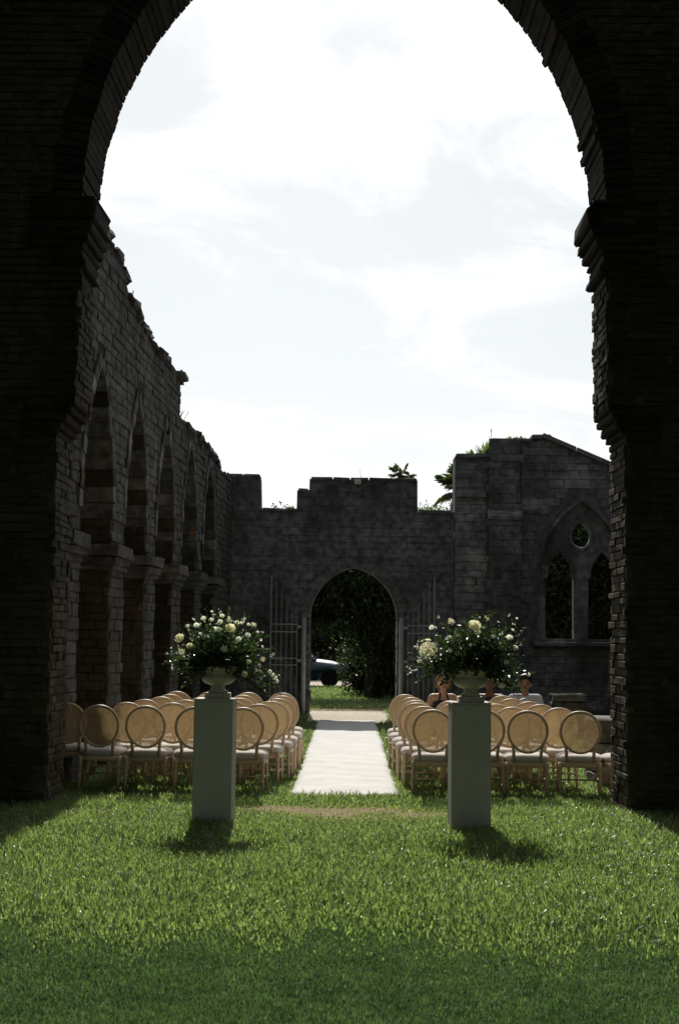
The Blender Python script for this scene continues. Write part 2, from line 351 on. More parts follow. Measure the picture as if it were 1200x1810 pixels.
# aisle runner: a thin cloth with folds
rv, rf = [], []; nx, ny = 16, 150
for j in range(ny+1):
    y = 15.78+(29.75-15.78)*j/ny
    for i in range(nx+1):
        x = -.03+(i/nx-.5)*1.20+.012*math.sin(y*1.9)+.006*math.sin(y*5.1)
        z = .045+.010*math.sin(y*7+2*math.sin(x*3+y))*math.exp(-((y-18)/6)**2)+.005*math.sin(y*2.3+x*4)+.004*math.sin(x*11+y*1.3)
        e = min(i, nx-i)
        if e == 0: z -= .02
        if j == 0: y2 = y+.02*math.sin(x*6)+.01; z -= .025
        else: y2 = y
        rv.append((x, y2, z))
for j in range(ny):
    for i in range(nx): rf.append((j*(nx+1)+i, j*(nx+1)+i+1, (j+1)*(nx+1)+i+1, (j+1)*(nx+1)+i))
nb = len(rv); rv += [(x, y, z-.012) for x, y, z in rv]; rf += [tuple(q+nb for q in reversed(f)) for f in rf]
for j in range(ny):
    for i in (0, nx):
        a, b = j*(nx+1)+i, (j+1)*(nx+1)+i; rf.append((a, b, b+nb, a+nb))
for i in range(nx): rf.append((i, i+1, i+1+nb, i+nb))
tag(MB().add(rv, rf).build('aisle_runner', 'runner', smooth=True), 'long white cloth runner down the aisle between the chairs', 'runner')

# ---------------------------------------------------------------- tower arch in the foreground
AX = -.11; SPR = 6.32; HALF = 2.75; RISE = 3.70
tw = tag(empty('tower_arch', (AX, 15.05, 0)), 'dark brick tower wall with the tall pointed arch that frames the view', 'arch')
ap = pointed(AX, HALF+.02, SPR, RISE, 24)
prof = [(AX+2.955, -.3), (AX+2.955, 4.19), (AX+HALF+.02, 4.19)]+ap+[(AX-HALF-.02, 4.19), (AX-2.955, 4.19), (AX-2.955, -.3)]
outer = [(7.2, -.3), (7.2, 14.5), (-7.4, 14.5), (-7.4, -.3)]
poly = prof+list(reversed(outer))
TI = Matrix.Translation((-AX, -15.05, 0))
def tloc(p): return Vector(p)-Vector((AX, 15.05, 0))
m = MB().prism(poly, [], lambda u, v, w: tloc((u, w, v)), 14.62, 15.5)
m.build('wall_core', 'tower_core', tw)
for sx_, x0 in ((-1, -4.6), (1, 4.5)):   # unseen side walls of the tower room, put in for their shade
    MB().box(tloc((x0+sx_*.4, 8.6, 6.9)), (.8, 12.0, 14.4)).build('side_wall', 'tower_core', tw)
# bricks on the reveals
for sgn in (1, -1):
    xr = AX+sgn*2.955
    fr = (tloc((xr, 14.62, 0)), Y*1.0, Z, X*-sgn)
    lay(masonry((0, .88), (0, 3.80), .086, .27, lambda u, v: True, .012), fr, 'tower', tw, 'brick', 175 if sgn > 0 else 125, (.005, .03))
    xs = AX+sgn*(HALF+.02); fr = (tloc((xs, 14.62, 0)), Y, Z, X*-sgn)
    lay(masonry((0, .88), (4.17, SPR-.78), .086, .27, lambda u, v: True, .012), fr, 'tower', tw, 'brick', 0, (.005, .03))
    # inner face towards the camera
    ins = in_poly(poly); fr = (tloc((0, 14.62, 0)), X*(1 if sgn > 0 else 1), Z, -Y)
    rng_u = (AX+.5, 4.4) if sgn > 0 else (-4.5, AX-.5)
    ring = pointed(AX, HALF+.30, SPR, RISE+.32, 24); inr = in_poly(ring+[(AX-HALF-.3, SPR), (AX+HALF+.3, SPR)])
    lay(masonry(rng_u, (0, 11.2), .086, .25, lambda u, v: ins(u, v) and not inr(u, v), .012), fr, 'tower', tw, 'brick', 0, (.005, .026))
    # arch ring: each voussoir a brick course across the whole soffit
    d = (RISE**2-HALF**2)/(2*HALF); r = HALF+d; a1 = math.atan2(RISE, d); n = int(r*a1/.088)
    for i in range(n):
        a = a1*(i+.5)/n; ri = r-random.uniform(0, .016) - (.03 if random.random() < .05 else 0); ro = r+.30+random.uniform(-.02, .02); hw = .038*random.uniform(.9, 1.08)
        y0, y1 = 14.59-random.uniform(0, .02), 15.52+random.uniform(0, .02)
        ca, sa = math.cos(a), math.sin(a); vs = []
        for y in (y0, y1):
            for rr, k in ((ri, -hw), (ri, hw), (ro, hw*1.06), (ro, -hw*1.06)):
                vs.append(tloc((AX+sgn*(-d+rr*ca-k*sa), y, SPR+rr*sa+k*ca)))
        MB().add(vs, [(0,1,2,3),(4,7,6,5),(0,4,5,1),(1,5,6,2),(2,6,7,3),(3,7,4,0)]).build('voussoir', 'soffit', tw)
    # corbel steps and capital: stacked slabs
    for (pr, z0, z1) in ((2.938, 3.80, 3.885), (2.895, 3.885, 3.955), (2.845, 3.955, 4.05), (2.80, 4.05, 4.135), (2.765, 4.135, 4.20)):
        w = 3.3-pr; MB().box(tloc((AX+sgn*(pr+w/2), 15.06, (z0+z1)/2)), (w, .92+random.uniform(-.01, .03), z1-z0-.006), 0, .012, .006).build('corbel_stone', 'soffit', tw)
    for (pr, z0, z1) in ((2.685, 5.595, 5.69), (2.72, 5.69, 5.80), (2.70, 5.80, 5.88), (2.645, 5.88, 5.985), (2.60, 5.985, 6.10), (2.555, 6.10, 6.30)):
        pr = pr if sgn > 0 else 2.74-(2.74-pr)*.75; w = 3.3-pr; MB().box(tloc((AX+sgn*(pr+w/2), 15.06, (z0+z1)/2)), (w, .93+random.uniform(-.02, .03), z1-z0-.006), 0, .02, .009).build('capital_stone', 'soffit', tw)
    MB().box(tloc((AX+sgn*(2.60+.35), 15.06, 6.335)), (.7, .95, .06), 0, .02, .012).build('capital_stone', 'soffit', tw)

# ---------------------------------------------------------------- left nave arcade
a0 = Vector((-3.358, 15.5, 0)); AU = Vector((.0386, 1, 0)).normalized(); AN = Vector((AU.y, -AU.x, 0))
arc = tag(empty('nave_arcade', a0), 'tall roofless stone nave wall with pointed arches along the left side', 'wall')
def aloc(u, v, w): return AU*u+Z*v+AN*w
top = [(0,7.35),(2.4,7.07),(3.1,6.95),(4.0,6.9),(4.3,6.62),(5.1,6.44),(6.1,6.31),(7.4,6.21),(9.15,6.22),(9.15,5.46),(10.6,5.54),(12.9,5.45),(15.2,5.27),(16.75,5.25)]
rag = []
for (u0, v0), (u1, v1) in zip(top, top[1:]):
    k = max(1, int((u1-u0)/.28))
    for i in range(k): rag.append((u0+(u1-u0)*i/k, v0+(v1-v0)*i/k+(random.uniform(-.05, .05) if u1 > u0 else 0)))
rag.append(top[-1])
PR = [1.76, 4.47, 7.0, 9.6, 12.2, 14.8]; PW = .92; ASPR = 3.3
openings = []
for k in range(len(PR)-1):
    u0, u1 = PR[k], PR[k+1]-PW; h = (u1-u0)/2
    openings.append([(u1, -.3), (u1, .5)]+pointed((u0+u1)/2, h, ASPR, 1.95, 12)+[(u0, .5), (u0, -.3)])
outl = [(0, -.3)]
for op in openings: outl += list(reversed(op))
outl += [(16.75, -.3)]+list(reversed(rag))
ains = in_poly(outl)
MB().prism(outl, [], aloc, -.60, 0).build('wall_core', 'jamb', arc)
rings = [in_poly([(u1_[0]+.16 if False else p[0], p[1]) for p in pointed((PR[k]+PR[k+1]-PW)/2, (PR[k+1]-PW-PR[k])/2+.17, ASPR, 2.2, 12)]) for k, u1_ in enumerate(openings)]
def arc_in(u, v): return ains(u, v) and not any(r(u, v) for r in rings)
fr = (Vector((0,0,0)), AU, Z, AN)
lay(masonry((.1, 16.75), (0, 7.4), .145, .36, arc_in, .010), fr, 'arcade', arc, 'stone', 300, (.005, .03), seen=lambda b: 1/(15.5+b[0])**2*(1 if b[0] > 1.5 else .01))
# pier end faces towards the camera, and far jambs
for k, p in enumerate(PR):
    u0 = p-PW
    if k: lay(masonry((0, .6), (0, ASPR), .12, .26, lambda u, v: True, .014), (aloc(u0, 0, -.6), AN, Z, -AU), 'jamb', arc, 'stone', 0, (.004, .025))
    cl_ = u0 if k else 1.0
    for (pj, z0, z1) in ((.03, 2.62, 2.70), (.07, 2.70, 2.80), (.11, 2.80, 2.96)):   # moulded capital band
        m = MB(); q = [(cl_-pj, -.6-pj), (p+pj, -.6-pj), (p+pj, pj+.02), (cl_-pj, pj+.02)]
        m.add([aloc(a, z, b)+Vector([random.uniform(-.02, .02) for _ in range(3)]) for z in (z0, z1-.004) for a, b in q], [(0,1,2,3),(7,6,5,4),(0,4,5,1),(1,5,6,2),(2,6,7,3),(3,7,4,0)]).build('capital', 'arcade', arc)
    m = MB(); q = [(cl_-.06, -.66), (p+.06, -.66), (p+.06, .07), (cl_-.06, .07)]
    m.add([aloc(a, z, b) for z in (-.1, .38) for a, b in q], [(0,1,2,3),(7,6,5,4),(0,4,5,1),(1,5,6,2),(2,6,7,3),(3,7,4,0)]).build('pier_base', 'arcade', arc)
# voussoir rings of the arcade arches
for k in range(len(PR)-1):
    u0, u1 = PR[k], PR[k+1]-PW; h = (u1-u0)/2; c = (u0+u1)/2; rise = 1.95
    d = (rise*rise-h*h)/(2*h); r = h+d; a1 = math.atan2(rise, d); n = 10
    for sg in (1, -1):
        for i in range(n):
            b0, b1 = a1*(i+.04)/n, a1*(i+.96)/n; ri, ro = r-random.uniform(.0, .02), r+.17; w1 = .02+random.uniform(0, .02); vs = []
            for w in (-.62, w1):
                for rr, b in ((ri, b0), (ri, b1), (ro, b1), (ro, b0)):
                    vs.append(aloc(c+sg*(-d+rr*math.cos(b)), ASPR+rr*math.sin(b), w))
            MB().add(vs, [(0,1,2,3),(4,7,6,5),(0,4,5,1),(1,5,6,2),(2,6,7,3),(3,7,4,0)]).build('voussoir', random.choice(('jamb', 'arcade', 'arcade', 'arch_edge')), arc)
# loose coping stones along the broken top
u = .3
while u < 16.4:
    l = random.uniform(.3, .6); v = np.interp(u+l/2, [p[0]+(1e-3 if i == 9 else 0) for i, p in enumerate(top)], [p[1] for p in top])
    if not 8.8 < u < 9.15:
        m = MB().box((0, 0, 0), (random.uniform(.55, .74), l*1.0, random.uniform(.08, .16)), 0, .03, .03)
        o = m.build('coping_stone', 'arcade', arc); o.location = aloc(u+l/2, v+.02+random.uniform(-.03, .04), -.28+random.uniform(-.03, .05)); o.rotation_euler = (random.gauss(-.03, .04), random.gauss(0, .03), random.gauss(-.0386, .05))
    u += l+random.choice((-.04, -.02, 0, 0, .08))
o = MB().box((0, 0, 0), (.7, .42, .12), 0, .025, .02).build('coping_stone', 'arcade', arc); o.location = aloc(8.97, 6.245, -.22)

# outer walls: left seen as darkness between piers, right added unseen to block light
for nm, x, y0, y1, h, lab in (('aisle_wall', -6.6, 15.5, 32.8, 5.2, 'dark outer aisle wall glimpsed between the piers of the left arcade'),
                             ('aisle_wall', 8.6, 16.0, 32.8, 5.0, 'unseen plain wall added on the far right to block sky light')):
    o = empty(nm, (x, (y0+y1)/2, 0)); tag(o, lab, 'wall')
    MB().box((0, 0, h/2-.15), (.6, y1-y0, h+.3)).build('wall_core', 'arcade_core', o)
    sg = 1 if x < 0 else -1
    lay(masonry((-(y1-y0)/2, (y1-y0)/2), (0, h), .25, .6, lambda u, v: True, .02), (Vector((sg*.3, 0, 0)), Y, Z, X*sg), 'arcade', o, 'stone', 0, (.004, .03))

# ---------------------------------------------------------------- gateway wall at the far end
YW = 31.0
FK = 1.042; FZ = 1.76*(1-FK)     # surveyed size of the end walls
gw = tag(empty('gateway_wall', (0, YW*FK, FZ)), 'crenellated grey stone end wall with the pointed gateway at the end of the aisle', 'wall')
GC, GH, GS, GR = .09, .945, 2.15, 1.13
gop = [(GC+GH, -.3)]+pointed(GC, GH, GS, GR, 14)+[(GC-GH, -.3)]
gtop = [(-2.9,5.30),(-2.1,5.27),(-1.99,5.22),(-1.965,4.53),(-1.56,4.51),(-1.18,4.54),(-1.175,4.955),(-.91,4.965),(-.905,5.21),(0,5.20),(.3,5.19),(1.0,5.21),(1.458,5.20),(1.465,4.50),(2.0,4.51),(2.265,4.51)]
gout = [(-2.9, -.3)]+list(reversed(gop))+[(2.265, -.3)]+list(reversed(gtop))
MB().prism(gout, [], lambda u, v, w: Vector((u, w, v)), .02, .62).build('wall_core', 'wall_core', gw)
gin = in_poly(gout); ringp = pointed(GC, GH+.20, GS, GR+.21, 14); gring = in_poly(ringp+[(GC-GH-.27, 1.9), (GC+GH+.27, 1.9)])
fr = (Vector((0, .02, 0)), X, Z, -Y)
lay(masonry((-2.9, 2.265), (0, 5.3), .165, .40, lambda u, v: gin(u, v) and not gring(u, v), .008), fr, 'wall', gw, 'stone', 300, (.002, .018), seen=lambda b: 1 if b[1] > 1.2 else .3)
d = (GR**2-GH**2)/(2*GH); r = GH+d; a1 = math.atan2(GR, d)
for sg in (1, -1):
    for i in range(13):
        b0, b1 = a1*(i+random.uniform(.01, .05))/13, a1*(i+random.uniform(.95, .99))/13; vs = []; ro = r+.20+random.uniform(-.05, .05)
        for w in (-.004-random.uniform(0, .024), .64):
            for rr, b in ((r, b0), (r, b1), (ro, b1), (ro, b0)): vs.append((GC+sg*(-d+rr*math.cos(b)), w, GS+rr*math.sin(b)))
        MB().add(vs, [(0,1,2,3),(4,7,6,5),(0,4,5,1),(1,5,6,2),(2,6,7,3),(3,7,4,0)]).build('voussoir', 'wall', gw)
    for (z0, z1) in [(i*.305, i*.305+.295) for i in range(7)]:      # jamb quoins
        w = random.choice((.2, .32)); MB().box((GC+sg*(GH+w/2-.005), .31, (z0+z1)/2), (w, .66+random.uniform(0, .02), z1-z0-.006), 0, .012, .004).build('quoin', 'wall', gw)
for x0, x1, z in ((-2.85,-1.99,5.25),(-1.93,-1.2,4.51),(-1.15,-.93,4.95),(-.88,1.44,5.2),(1.49,2.24,4.5)):   # flat stones on the merlons and gaps
    u = x0
    while u < x1-.05:
        l = min(random.uniform(.35, .6), x1-u); MB().box((u+l/2, .32, z+.008), (l-.01, .68, .075), 0, .014, .008).build('coping_stone', 'wall', gw); u += l

# ---------------------------------------------------------------- aisle end wall with the traceried window
gw.scale = (FK,)*3
ew = tag(empty('window_wall', (5*FK, YW*FK, FZ)), 'gabled ruin wall with a twin-lancet traceried window on the right', 'wall')
ew.scale = (FK,)*3
def eloc(u, v, w): return Vector((u-5, w, v))
WC = 5.06; WH = .98
etop = [(2.275,5.74),(2.9,5.76),(3.0,5.92),(3.02,6.06),(3.3,6.09),(3.7,6.10),(4.05,6.1),(4.19,6.20),(5.66,5.58),(8.3,4.4)]
lanc = lambda c: [(c+.31, 1.78), (c+.31, 3.1)]+pointed(c, .31, 3.1, .62, 8)+[(c-.31, 3.1), (c-.31, 1.78)]
recess = [(WC+WH, 1.70)]+pointed(WC, WH, 3.1, 1.72, 14)+[(WC-WH, 1.70)]
eout = [(2.275, -.3), (8.3, -.3)]+list(reversed(etop))
MB().prism(eout, [list(reversed(recess))], eloc, .02, .70).build('wall_core', 'wall_core', ew)
ocu = [(WC+.215*math.cos(t), 4.03+.25*math.sin(t)+(.05*max(0, math.sin(t))**3)) for t in [2*math.pi*i/24 for i in range(24)]]
inrec = [(WC+WH+.01, 1.69)]+pointed(WC, WH+.01, 3.1, 1.73, 14)+[(WC-WH-.01, 1.69)]
MB().prism(inrec, [list(reversed(lanc(WC-.47))), list(reversed(lanc(WC+.47))), list(reversed(ocu))], eloc, .24, .46).build('tracery', 'aisle', ew)
for c in (WC-.47, WC+.47):     # raised mouldings of the lancets
    MB().tube([eloc(u, v, .235) for u, v in lanc(c)[1:-1]], .045, 6).build('moulding', 'aisle', ew)
MB().tube([eloc(WC+(u-WC)*1.16, 4.03+(v-4.03)*1.16, .235) for u, v in ocu], .05, 6, True).build('moulding', 'aisle', ew)
MB().tube([eloc(u, v, .05) for u, v in recess[1:-1]], .05, 6).build('moulding', 'aisle', ew)
MB().box(eloc(WC, 1.66, .12), (2*WH+.2, .5, .10), 0, .02, .004).build('window_sill', 'aisle', ew)
for p0, p1 in zip(etop[7:], etop[8:]):   # sloping gable coping, one slab per length
    n = max(2, int((p1[0]-p0[0])/.55))
    for i in range(n):
        ua, ub = p0[0]+(p1[0]-p0[0])*i/n, p0[0]+(p1[0]-p0[0])*(i+.97)/n; va, vb = [p0[1]+(p1[1]-p0[1])*t for t in (i/n, (i+.97)/n)]
        q = [(ua, va-.02), (ub, vb-.02), (ub+.02, vb+.07), (ua+.02, va+.07)]
        MB().prism(q, [], eloc, -.07, .78).build('coping_stone', 'aisle', ew)
ein = in_poly(eout); erec = in_poly([(WC+WH+.14, 1.6)]+pointed(WC, WH+.14, 3.1, 1.95, 14)+[(WC-WH-.14, 1.6)])
def epil(u): return 3.0 < u < 3.69
fr = (eloc(0, 0, .02), X, Z, -Y)
lay(masonry((2.275, 7.9), (0, 6.1), .175, .42, lambda u, v: ein(u, v) and not erec(u, v) and not epil(u), .008), fr, 'aisle', ew, 'stone', 240, (.004, .026), seen=lambda b: (1 if b[1] > 1.0 else .3)*(1 if b[0] < 6 else .05))
# pilaster with a weathered offset, and the shallow blocked niche beside it
pm = MB().prism([(3.02,-.3),(3.67,-.3),(3.67,6.0),(3.02,6.0)], [], eloc, -.18, .015); pm.build('pilaster_core', 'wall_core', ew)
MB().prism([(3.02,-.3),(3.67,-.3),(3.67,4.35),(3.02,4.35)], [], eloc, -.36, -.18).build('pilaster_core', 'wall_core', ew)
lay(masonry((3.0, 3.69), (4.5, 6.02), .175, .34, lambda u, v: True, .014), (eloc(0, 0, -.18), X, Z, -Y), 'wall', ew, 'stone', 30, (.004, .026))
lay(masonry((3.0, 3.69), (0, 4.34), .175, .34, lambda u, v: True, .014), (eloc(0, 0, -.36), X, Z, -Y), 'wall', ew, 'stone', 30, (.004, .026))
vs = [eloc(u, v, w) for u in (2.97, 3.72) for (v, w) in ((4.33, -.42), (4.40, -.42), (4.56, -.17), (4.33, -.17))]
MB().add(vs, [(0,1,2,3),(7,6,5,4),(0,4,5,1),(1,5,6,2),(2,6,7,3),(3,7,4,0)]).build('weathering_stone', 'aisle', ew)
MB().prism([(2.32,4.85),(2.95,4.85),(2.95,5.0),(2.32,5.0)], [], eloc, -.06, .02).build('string_course', 'aisle', ew)
u = 2.3
while u < 4.1:
    l = random.uniform(.3, .5); v = np.interp(u+l/2, [p[0] for p in etop], [p[1] for p in etop]); MB().box(eloc(u+l/2, v+.01, .33), (l-.01, .74, .09), 0, .015, .012).build('coping_stone', 'aisle', ew); u += l

# ---------------------------------------------------------------- gates
def gate(xh, dirx, lab, ang):
    g = tag(empty('gate', (xh*FK, 32.15, 0), 0), lab, 'gate', 'open gate leaves')
    n = 6; wd = .60
    def q(s, z, e=0): return Vector((dirx*s*math.cos(ang), -s*math.sin(ang)-e, z))
    for i in range(n):
        s = .07+wd*i/(n-1); ztop = 2.12+1.0*math.sin(math.pi/2*i/(n-1))**1.0*(i/(n-1))**.35 if i else 2.10
        rr = .018 if i == n-1 else .009
        MB().tube([q(s, .10), q(s, ztop*.5), q(s, ztop)], [rr, rr, rr*.9], 6).build('bar', 'iron', g)
    for z in (.30, 1.12, 1.27, 1.86, 2.03):
        a, b = q(.06, z, .004), q(.07+wd, z, .004); MB().tube([a, b], .012, 6).build('rail', 'iron', g)
    for z in (1.22, 1.98): MB().box(q(-.01, z), (.16, .03, .06), -dirx*ang if dirx > 0 else ang, .006).build('hinge', 'iron', g)
    return g
gate(-1.06, -1, 'tall barred grey gate leaf folded open left of the gateway', R(12)); gate(1.20, 1, 'tall barred grey gate leaf folded open right of the gateway', R(12))
for x, lab in ((-.985, 'round grey gate post left of the gateway'), (1.13, 'round grey gate post right of the gateway')):
    g = tag(empty('gate_post', (x*FK, 32.17, 0)), lab, 'post', 'gate posts')
    MB().lathe([(.055, -.1), (.055, 2.10), (.05, 2.13)], 14).build('shaft', 'iron', g, True)
    MB().lathe([(.056, 2.125), (.05, 2.16), (.03, 2.185), (.005, 2.195)], 14).build('cap', 'iron', g, True)

# ---------------------------------------------------------------- chairs
def make_chair():
    t = empty('cane_chair')
    # back: an upright oval hoop leaning towards the rear
    def bk(x, s): return Vector((x, -.235-.16*(s-.46), s))
    hoop = []
    for i in range(36):
        a = 2*math.pi*i/36; c, s_ = math.cos(a), math.sin(a); k = 1-.10*(s_ < 0)*abs(s_)
        hoop.append(bk(.217*k*c*abs(c)**-.06 if abs(c) > 1e-3 else 0, (.735+.225*s_*abs(s_)**-.04) if abs(s_) > 1e-3 else .735))
    hm = MB().tube(hoop, .0165, 8, True, 1.0); hm.build('back_frame', 'wood', t, True)
    pv = [Vector((p.x*.94, p.y+.004, .735+(p.z-.735)*.94)) for p in hoop]; c = Vector((0, bk(0, .735).y-.012, .735))
    n = len(pv); mid = [c+(p-c)*.55+Vector((0, -.004, 0)) for p in pv]
    vs = pv+mid+[c]; fs = [(i, (i+1) % n, n+(i+1) % n, n+i) for i in range(n)]+[(n+i, n+(i+1) % n, 2*n) for i in range(n)]
    MB().add(vs, fs).build('cane_panel', 'cane', t, True)
    for sg in (-1, 1): MB().tube([bk(sg*.150, .41), bk(sg*.150, .50), bk(sg*.158, .56), bk(sg*.172, .60)], [.021, .019, .017, .014], 8).build('back_post', 'wood', t, True)
    # seat: crowned cushion over a wooden rail
    def loop(sx_, sy, z, cy=.0, e=3.6, n=28):
        o_ = []
        for i in range(n):
            a = 2*math.pi*i/n; c_, s_ = math.cos(a), math.sin(a)
            yy = sy*math.copysign(abs(s_)**(2/e), s_); o_.append((sx_*(1+.06*(yy/sy))*math.copysign(abs(c_)**(2/e), c_), cy+yy, z))
        return o_
    def loft(lps, name, mat):
        vs = [p for l in lps for p in l]; n = len(lps[0])
        fs = [(j*n+i, j*n+(i+1) % n, (j+1)*n+(i+1) % n, (j+1)*n+i) for j in range(len(lps)-1) for i in range(n)]+[tuple(range(n-1, -1, -1)), tuple((len(lps)-1)*n+i for i in range(n))]
        return MB().add(vs, fs).build(name, mat, t, True)
    loft([loop(.245, .235, .405), loop(.255, .245, .42), loop(.255, .245, .445), loop(.243, .233, .468), loop(.20, .19, .485), loop(.12, .11, .492)], 'seat_cushion', 'linen')
    loft([loop(.240, .23, .345, e=5), loop(.246, .236, .352, e=5), loop(.246, .236, .403, e=5)], 'seat_rail', 'wood')
    for sx_ in (-1, 1):
        for sy in (-1, 1):
            b = (sx_*(.225 if sy > 0 else .215), sy*.215); e_ = (b[0]+sx_*.008, b[1]+sy*(.012 if sy > 0 else .05))
            pts = [(b[0], b[1], .40), (b[0], b[1], .34), (b[0]*.99+e_[0]*.01, b[1]*.99+e_[1]*.01, .325), ((b[0]+e_[0])/2, (b[1]*.6+e_[1]*.4), .18), (e_[0], e_[1], .0)]
            MB().tube(pts, [.025, .025, .022, .019, .012], 10).build('leg', 'wood', t, True)
    for sx_ in (-1, 1): MB().tube([(sx_*.222, .222, .19), (sx_*.222, -.235, .19)], .010, 8).build('stretcher', 'wood', t, True)
    MB().tube([(-.222, 0, .19), (.222, 0, .19)], .010, 8).build('stretcher', 'wood', t, True)
    return t
def copy_tree(o, parent=None):
    c = o.copy(); COL.objects.link(c); c.parent = parent
    for ch in list(o.children): copy_tree(ch, c)
    return c
ROWZ = [15.85, 16.65, 17.45, 18.2, 19.05, 20.0]
LX = [[-1.15, -1.70, -2.24, -2.77, -3.26]]+[list(np.linspace(a, b, 4)) for a, b in ((-1.02, -2.56), (-.93, -2.44), (-.90, -2.37), (-.88, -2.38), (-.90, -2.42))]
RX = [[.965, 1.50, 2.0, 2.60, 3.12], [.88, 1.37, 1.88, 2.42], [.845, 1.30, 1.81, 2.33], [.83, 1.28, 1.76, 2.28], [.81, 1.62, 2.12], [.81, 2.17]]
RN = ['nearest', 'second', 'third', 'fourth', 'fifth', 'farthest']; SN = ['on the aisle', 'second from the aisle', 'third from the aisle', 'fourth from the aisle', 'fifth from the aisle']
proto = make_chair(); first = True
for side, XS in (('left', LX), ('right', RX)):
    for r_, xs in enumerate(XS):
        for k, x in enumerate(xs):
            c = proto if first else copy_tree(proto); first = False
            yy = ROWZ[r_]+(.06*k if side == 'left' else .03*k)*(1 if r_ == 0 else .4)+random.uniform(-.045, .045)
            rot = random.gauss(0, .06)
            if side == 'left' and r_ == 0 and k == 4: yy += .35; rot = .12
            c.location = (x+.0, yy+.25, .0); c.rotation_euler.z = rot
            tag(c, 'round-backed cane chair, %s row %s of the runner, %s' % (RN[r_], side, SN[k]), 'chair', 'cane chairs in rows beside the aisle')

# ---------------------------------------------------------------- plinths, urns and flowers
def plinth(x, y, rz, lab):
    p = tag(empty('plinth', (x, y, 0), rz), lab, 'plinth', 'white plinths before the chairs')
    MB().box((0, 0, .555), (.362, .362, 1.19), 0, .006).build('shaft', 'plinth', p)
    MB().box((0, 0, 1.1605), (.366, .366, .018), 0, .004).build('top_board', 'plinth', p)
plinth(-1.245, 13.48, R(-1.5), 'tall white square plinth left of the aisle carrying the rose-filled urn'); plinth(1.125, 13.36, R(1.5), 'tall white square plinth right of the aisle carrying the leafy urn')
PT = 1.1698
def urn(x, y, lab):
    t = tag(empty('urn', (x, y, PT)), lab, 'urn', 'stone urns on the plinths')
    MB().box((0, 0, .026), (.235, .235, .052), R(2), .006).build('base', 'urn', t)
    MB().lathe([(.088, .052), (.098, .060), (.098, .070), (.085, .076), (.066, .092), (.060, .104), (.066, .112), (.072, .115), (.066, .120)], 32).build('foot', 'urn', t, True)
    MB().lathe([(.060, .119), (.085, .128), (.118, .142), (.143, .162), (.155, .185), (.157, .200), (.150, .215), (.142, .226), (.140, .232)], 96, flute=24, fa=.075, fr=(.119, .232)).build('bowl', 'urn', t, True)
    MB().lathe([(.139, .231), (.144, .242), (.158, .262), (.178, .280), (.188, .287), (.193, .292), (.193, .301), (.186, .304), (.172, .298), (.150, .270), (.02, .262)], 48).build('rim', 'urn', t, True)
urn(-1.225, 13.48, 'classical fluted stone urn under the white roses on the left plinth'); urn(1.135, 13.36, 'classical fluted stone urn under the dark foliage on the right plinth')

def petals(nlay, r, open_=1.):
    m = MB()
    for j in range(nlay):
        t = j/(nlay-1); n = 3+2*j; rr = r*(.34+.62*t)
        for i in range(n):
            a = 2*math.pi*(i/n)+j*1.3+random.uniform(-.15, .15); w = 2*math.pi/n*.72; vs = []
            for v, f in ((0, .5), (.35, .95), (.7, 1.), (1., .75)):
                cup = math.sin(math.pi*(.12+.56*v))          # cupped: bulges, then closes over the heart
                for s in (-1, 0, 1):
                    rad = rr*(.25+.75*cup)*(1-.05*abs(s))+r*.22*open_*t*max(0, v-.55)
                    z = r*(-.75+1.45*v*(1-.30*t))-r*.12*abs(s)*v+random.uniform(-.03, .03)*r; aa = a+s*w*f*.5
                    vs.append((rad*math.cos(aa), rad*math.sin(aa), z))
            m.add(vs, [(q*3+s, q*3+s+1, q*3+s+4, q*3+s+3) for q in range(3) for s in range(2)])
    m.sphere((0, 0, r*.05), r*.36, 8, 6)
    return m
ROSE = [petals(4, 1., .7).mesh('rose', 'petal', True, False), petals(3, 1., .3).mesh('rosebud', 'petal', True, False), petals(5, 1., 1.0).mesh('full_rose', 'cream', True, False)]
hy = MB()
for i in range(60):   # a clustered head of florets
    d_ = Vector((random.gauss(0, 1), random.gauss(0, 1), random.gauss(.6, .8))).normalized()*random.uniform(.45, 1.15); q = d_.to_track_quat('Z', 'Y'); s = .21
    for k in range(4):
        a = k*math.pi/2+i; p = [Vector((0, 0, 0)), Vector((s*math.cos(a-.5), s*math.sin(a-.5), .05)), Vector((s*1.25*math.cos(a), s*1.25*math.sin(a), .0)), Vector((s*math.cos(a+.5), s*math.sin(a+.5), .05))]
        hy.add([d_+q @ z for z in p], [(0,1,2,3)])
ROSE.append(hy.mesh('flower_cluster', 'cream', False, False))

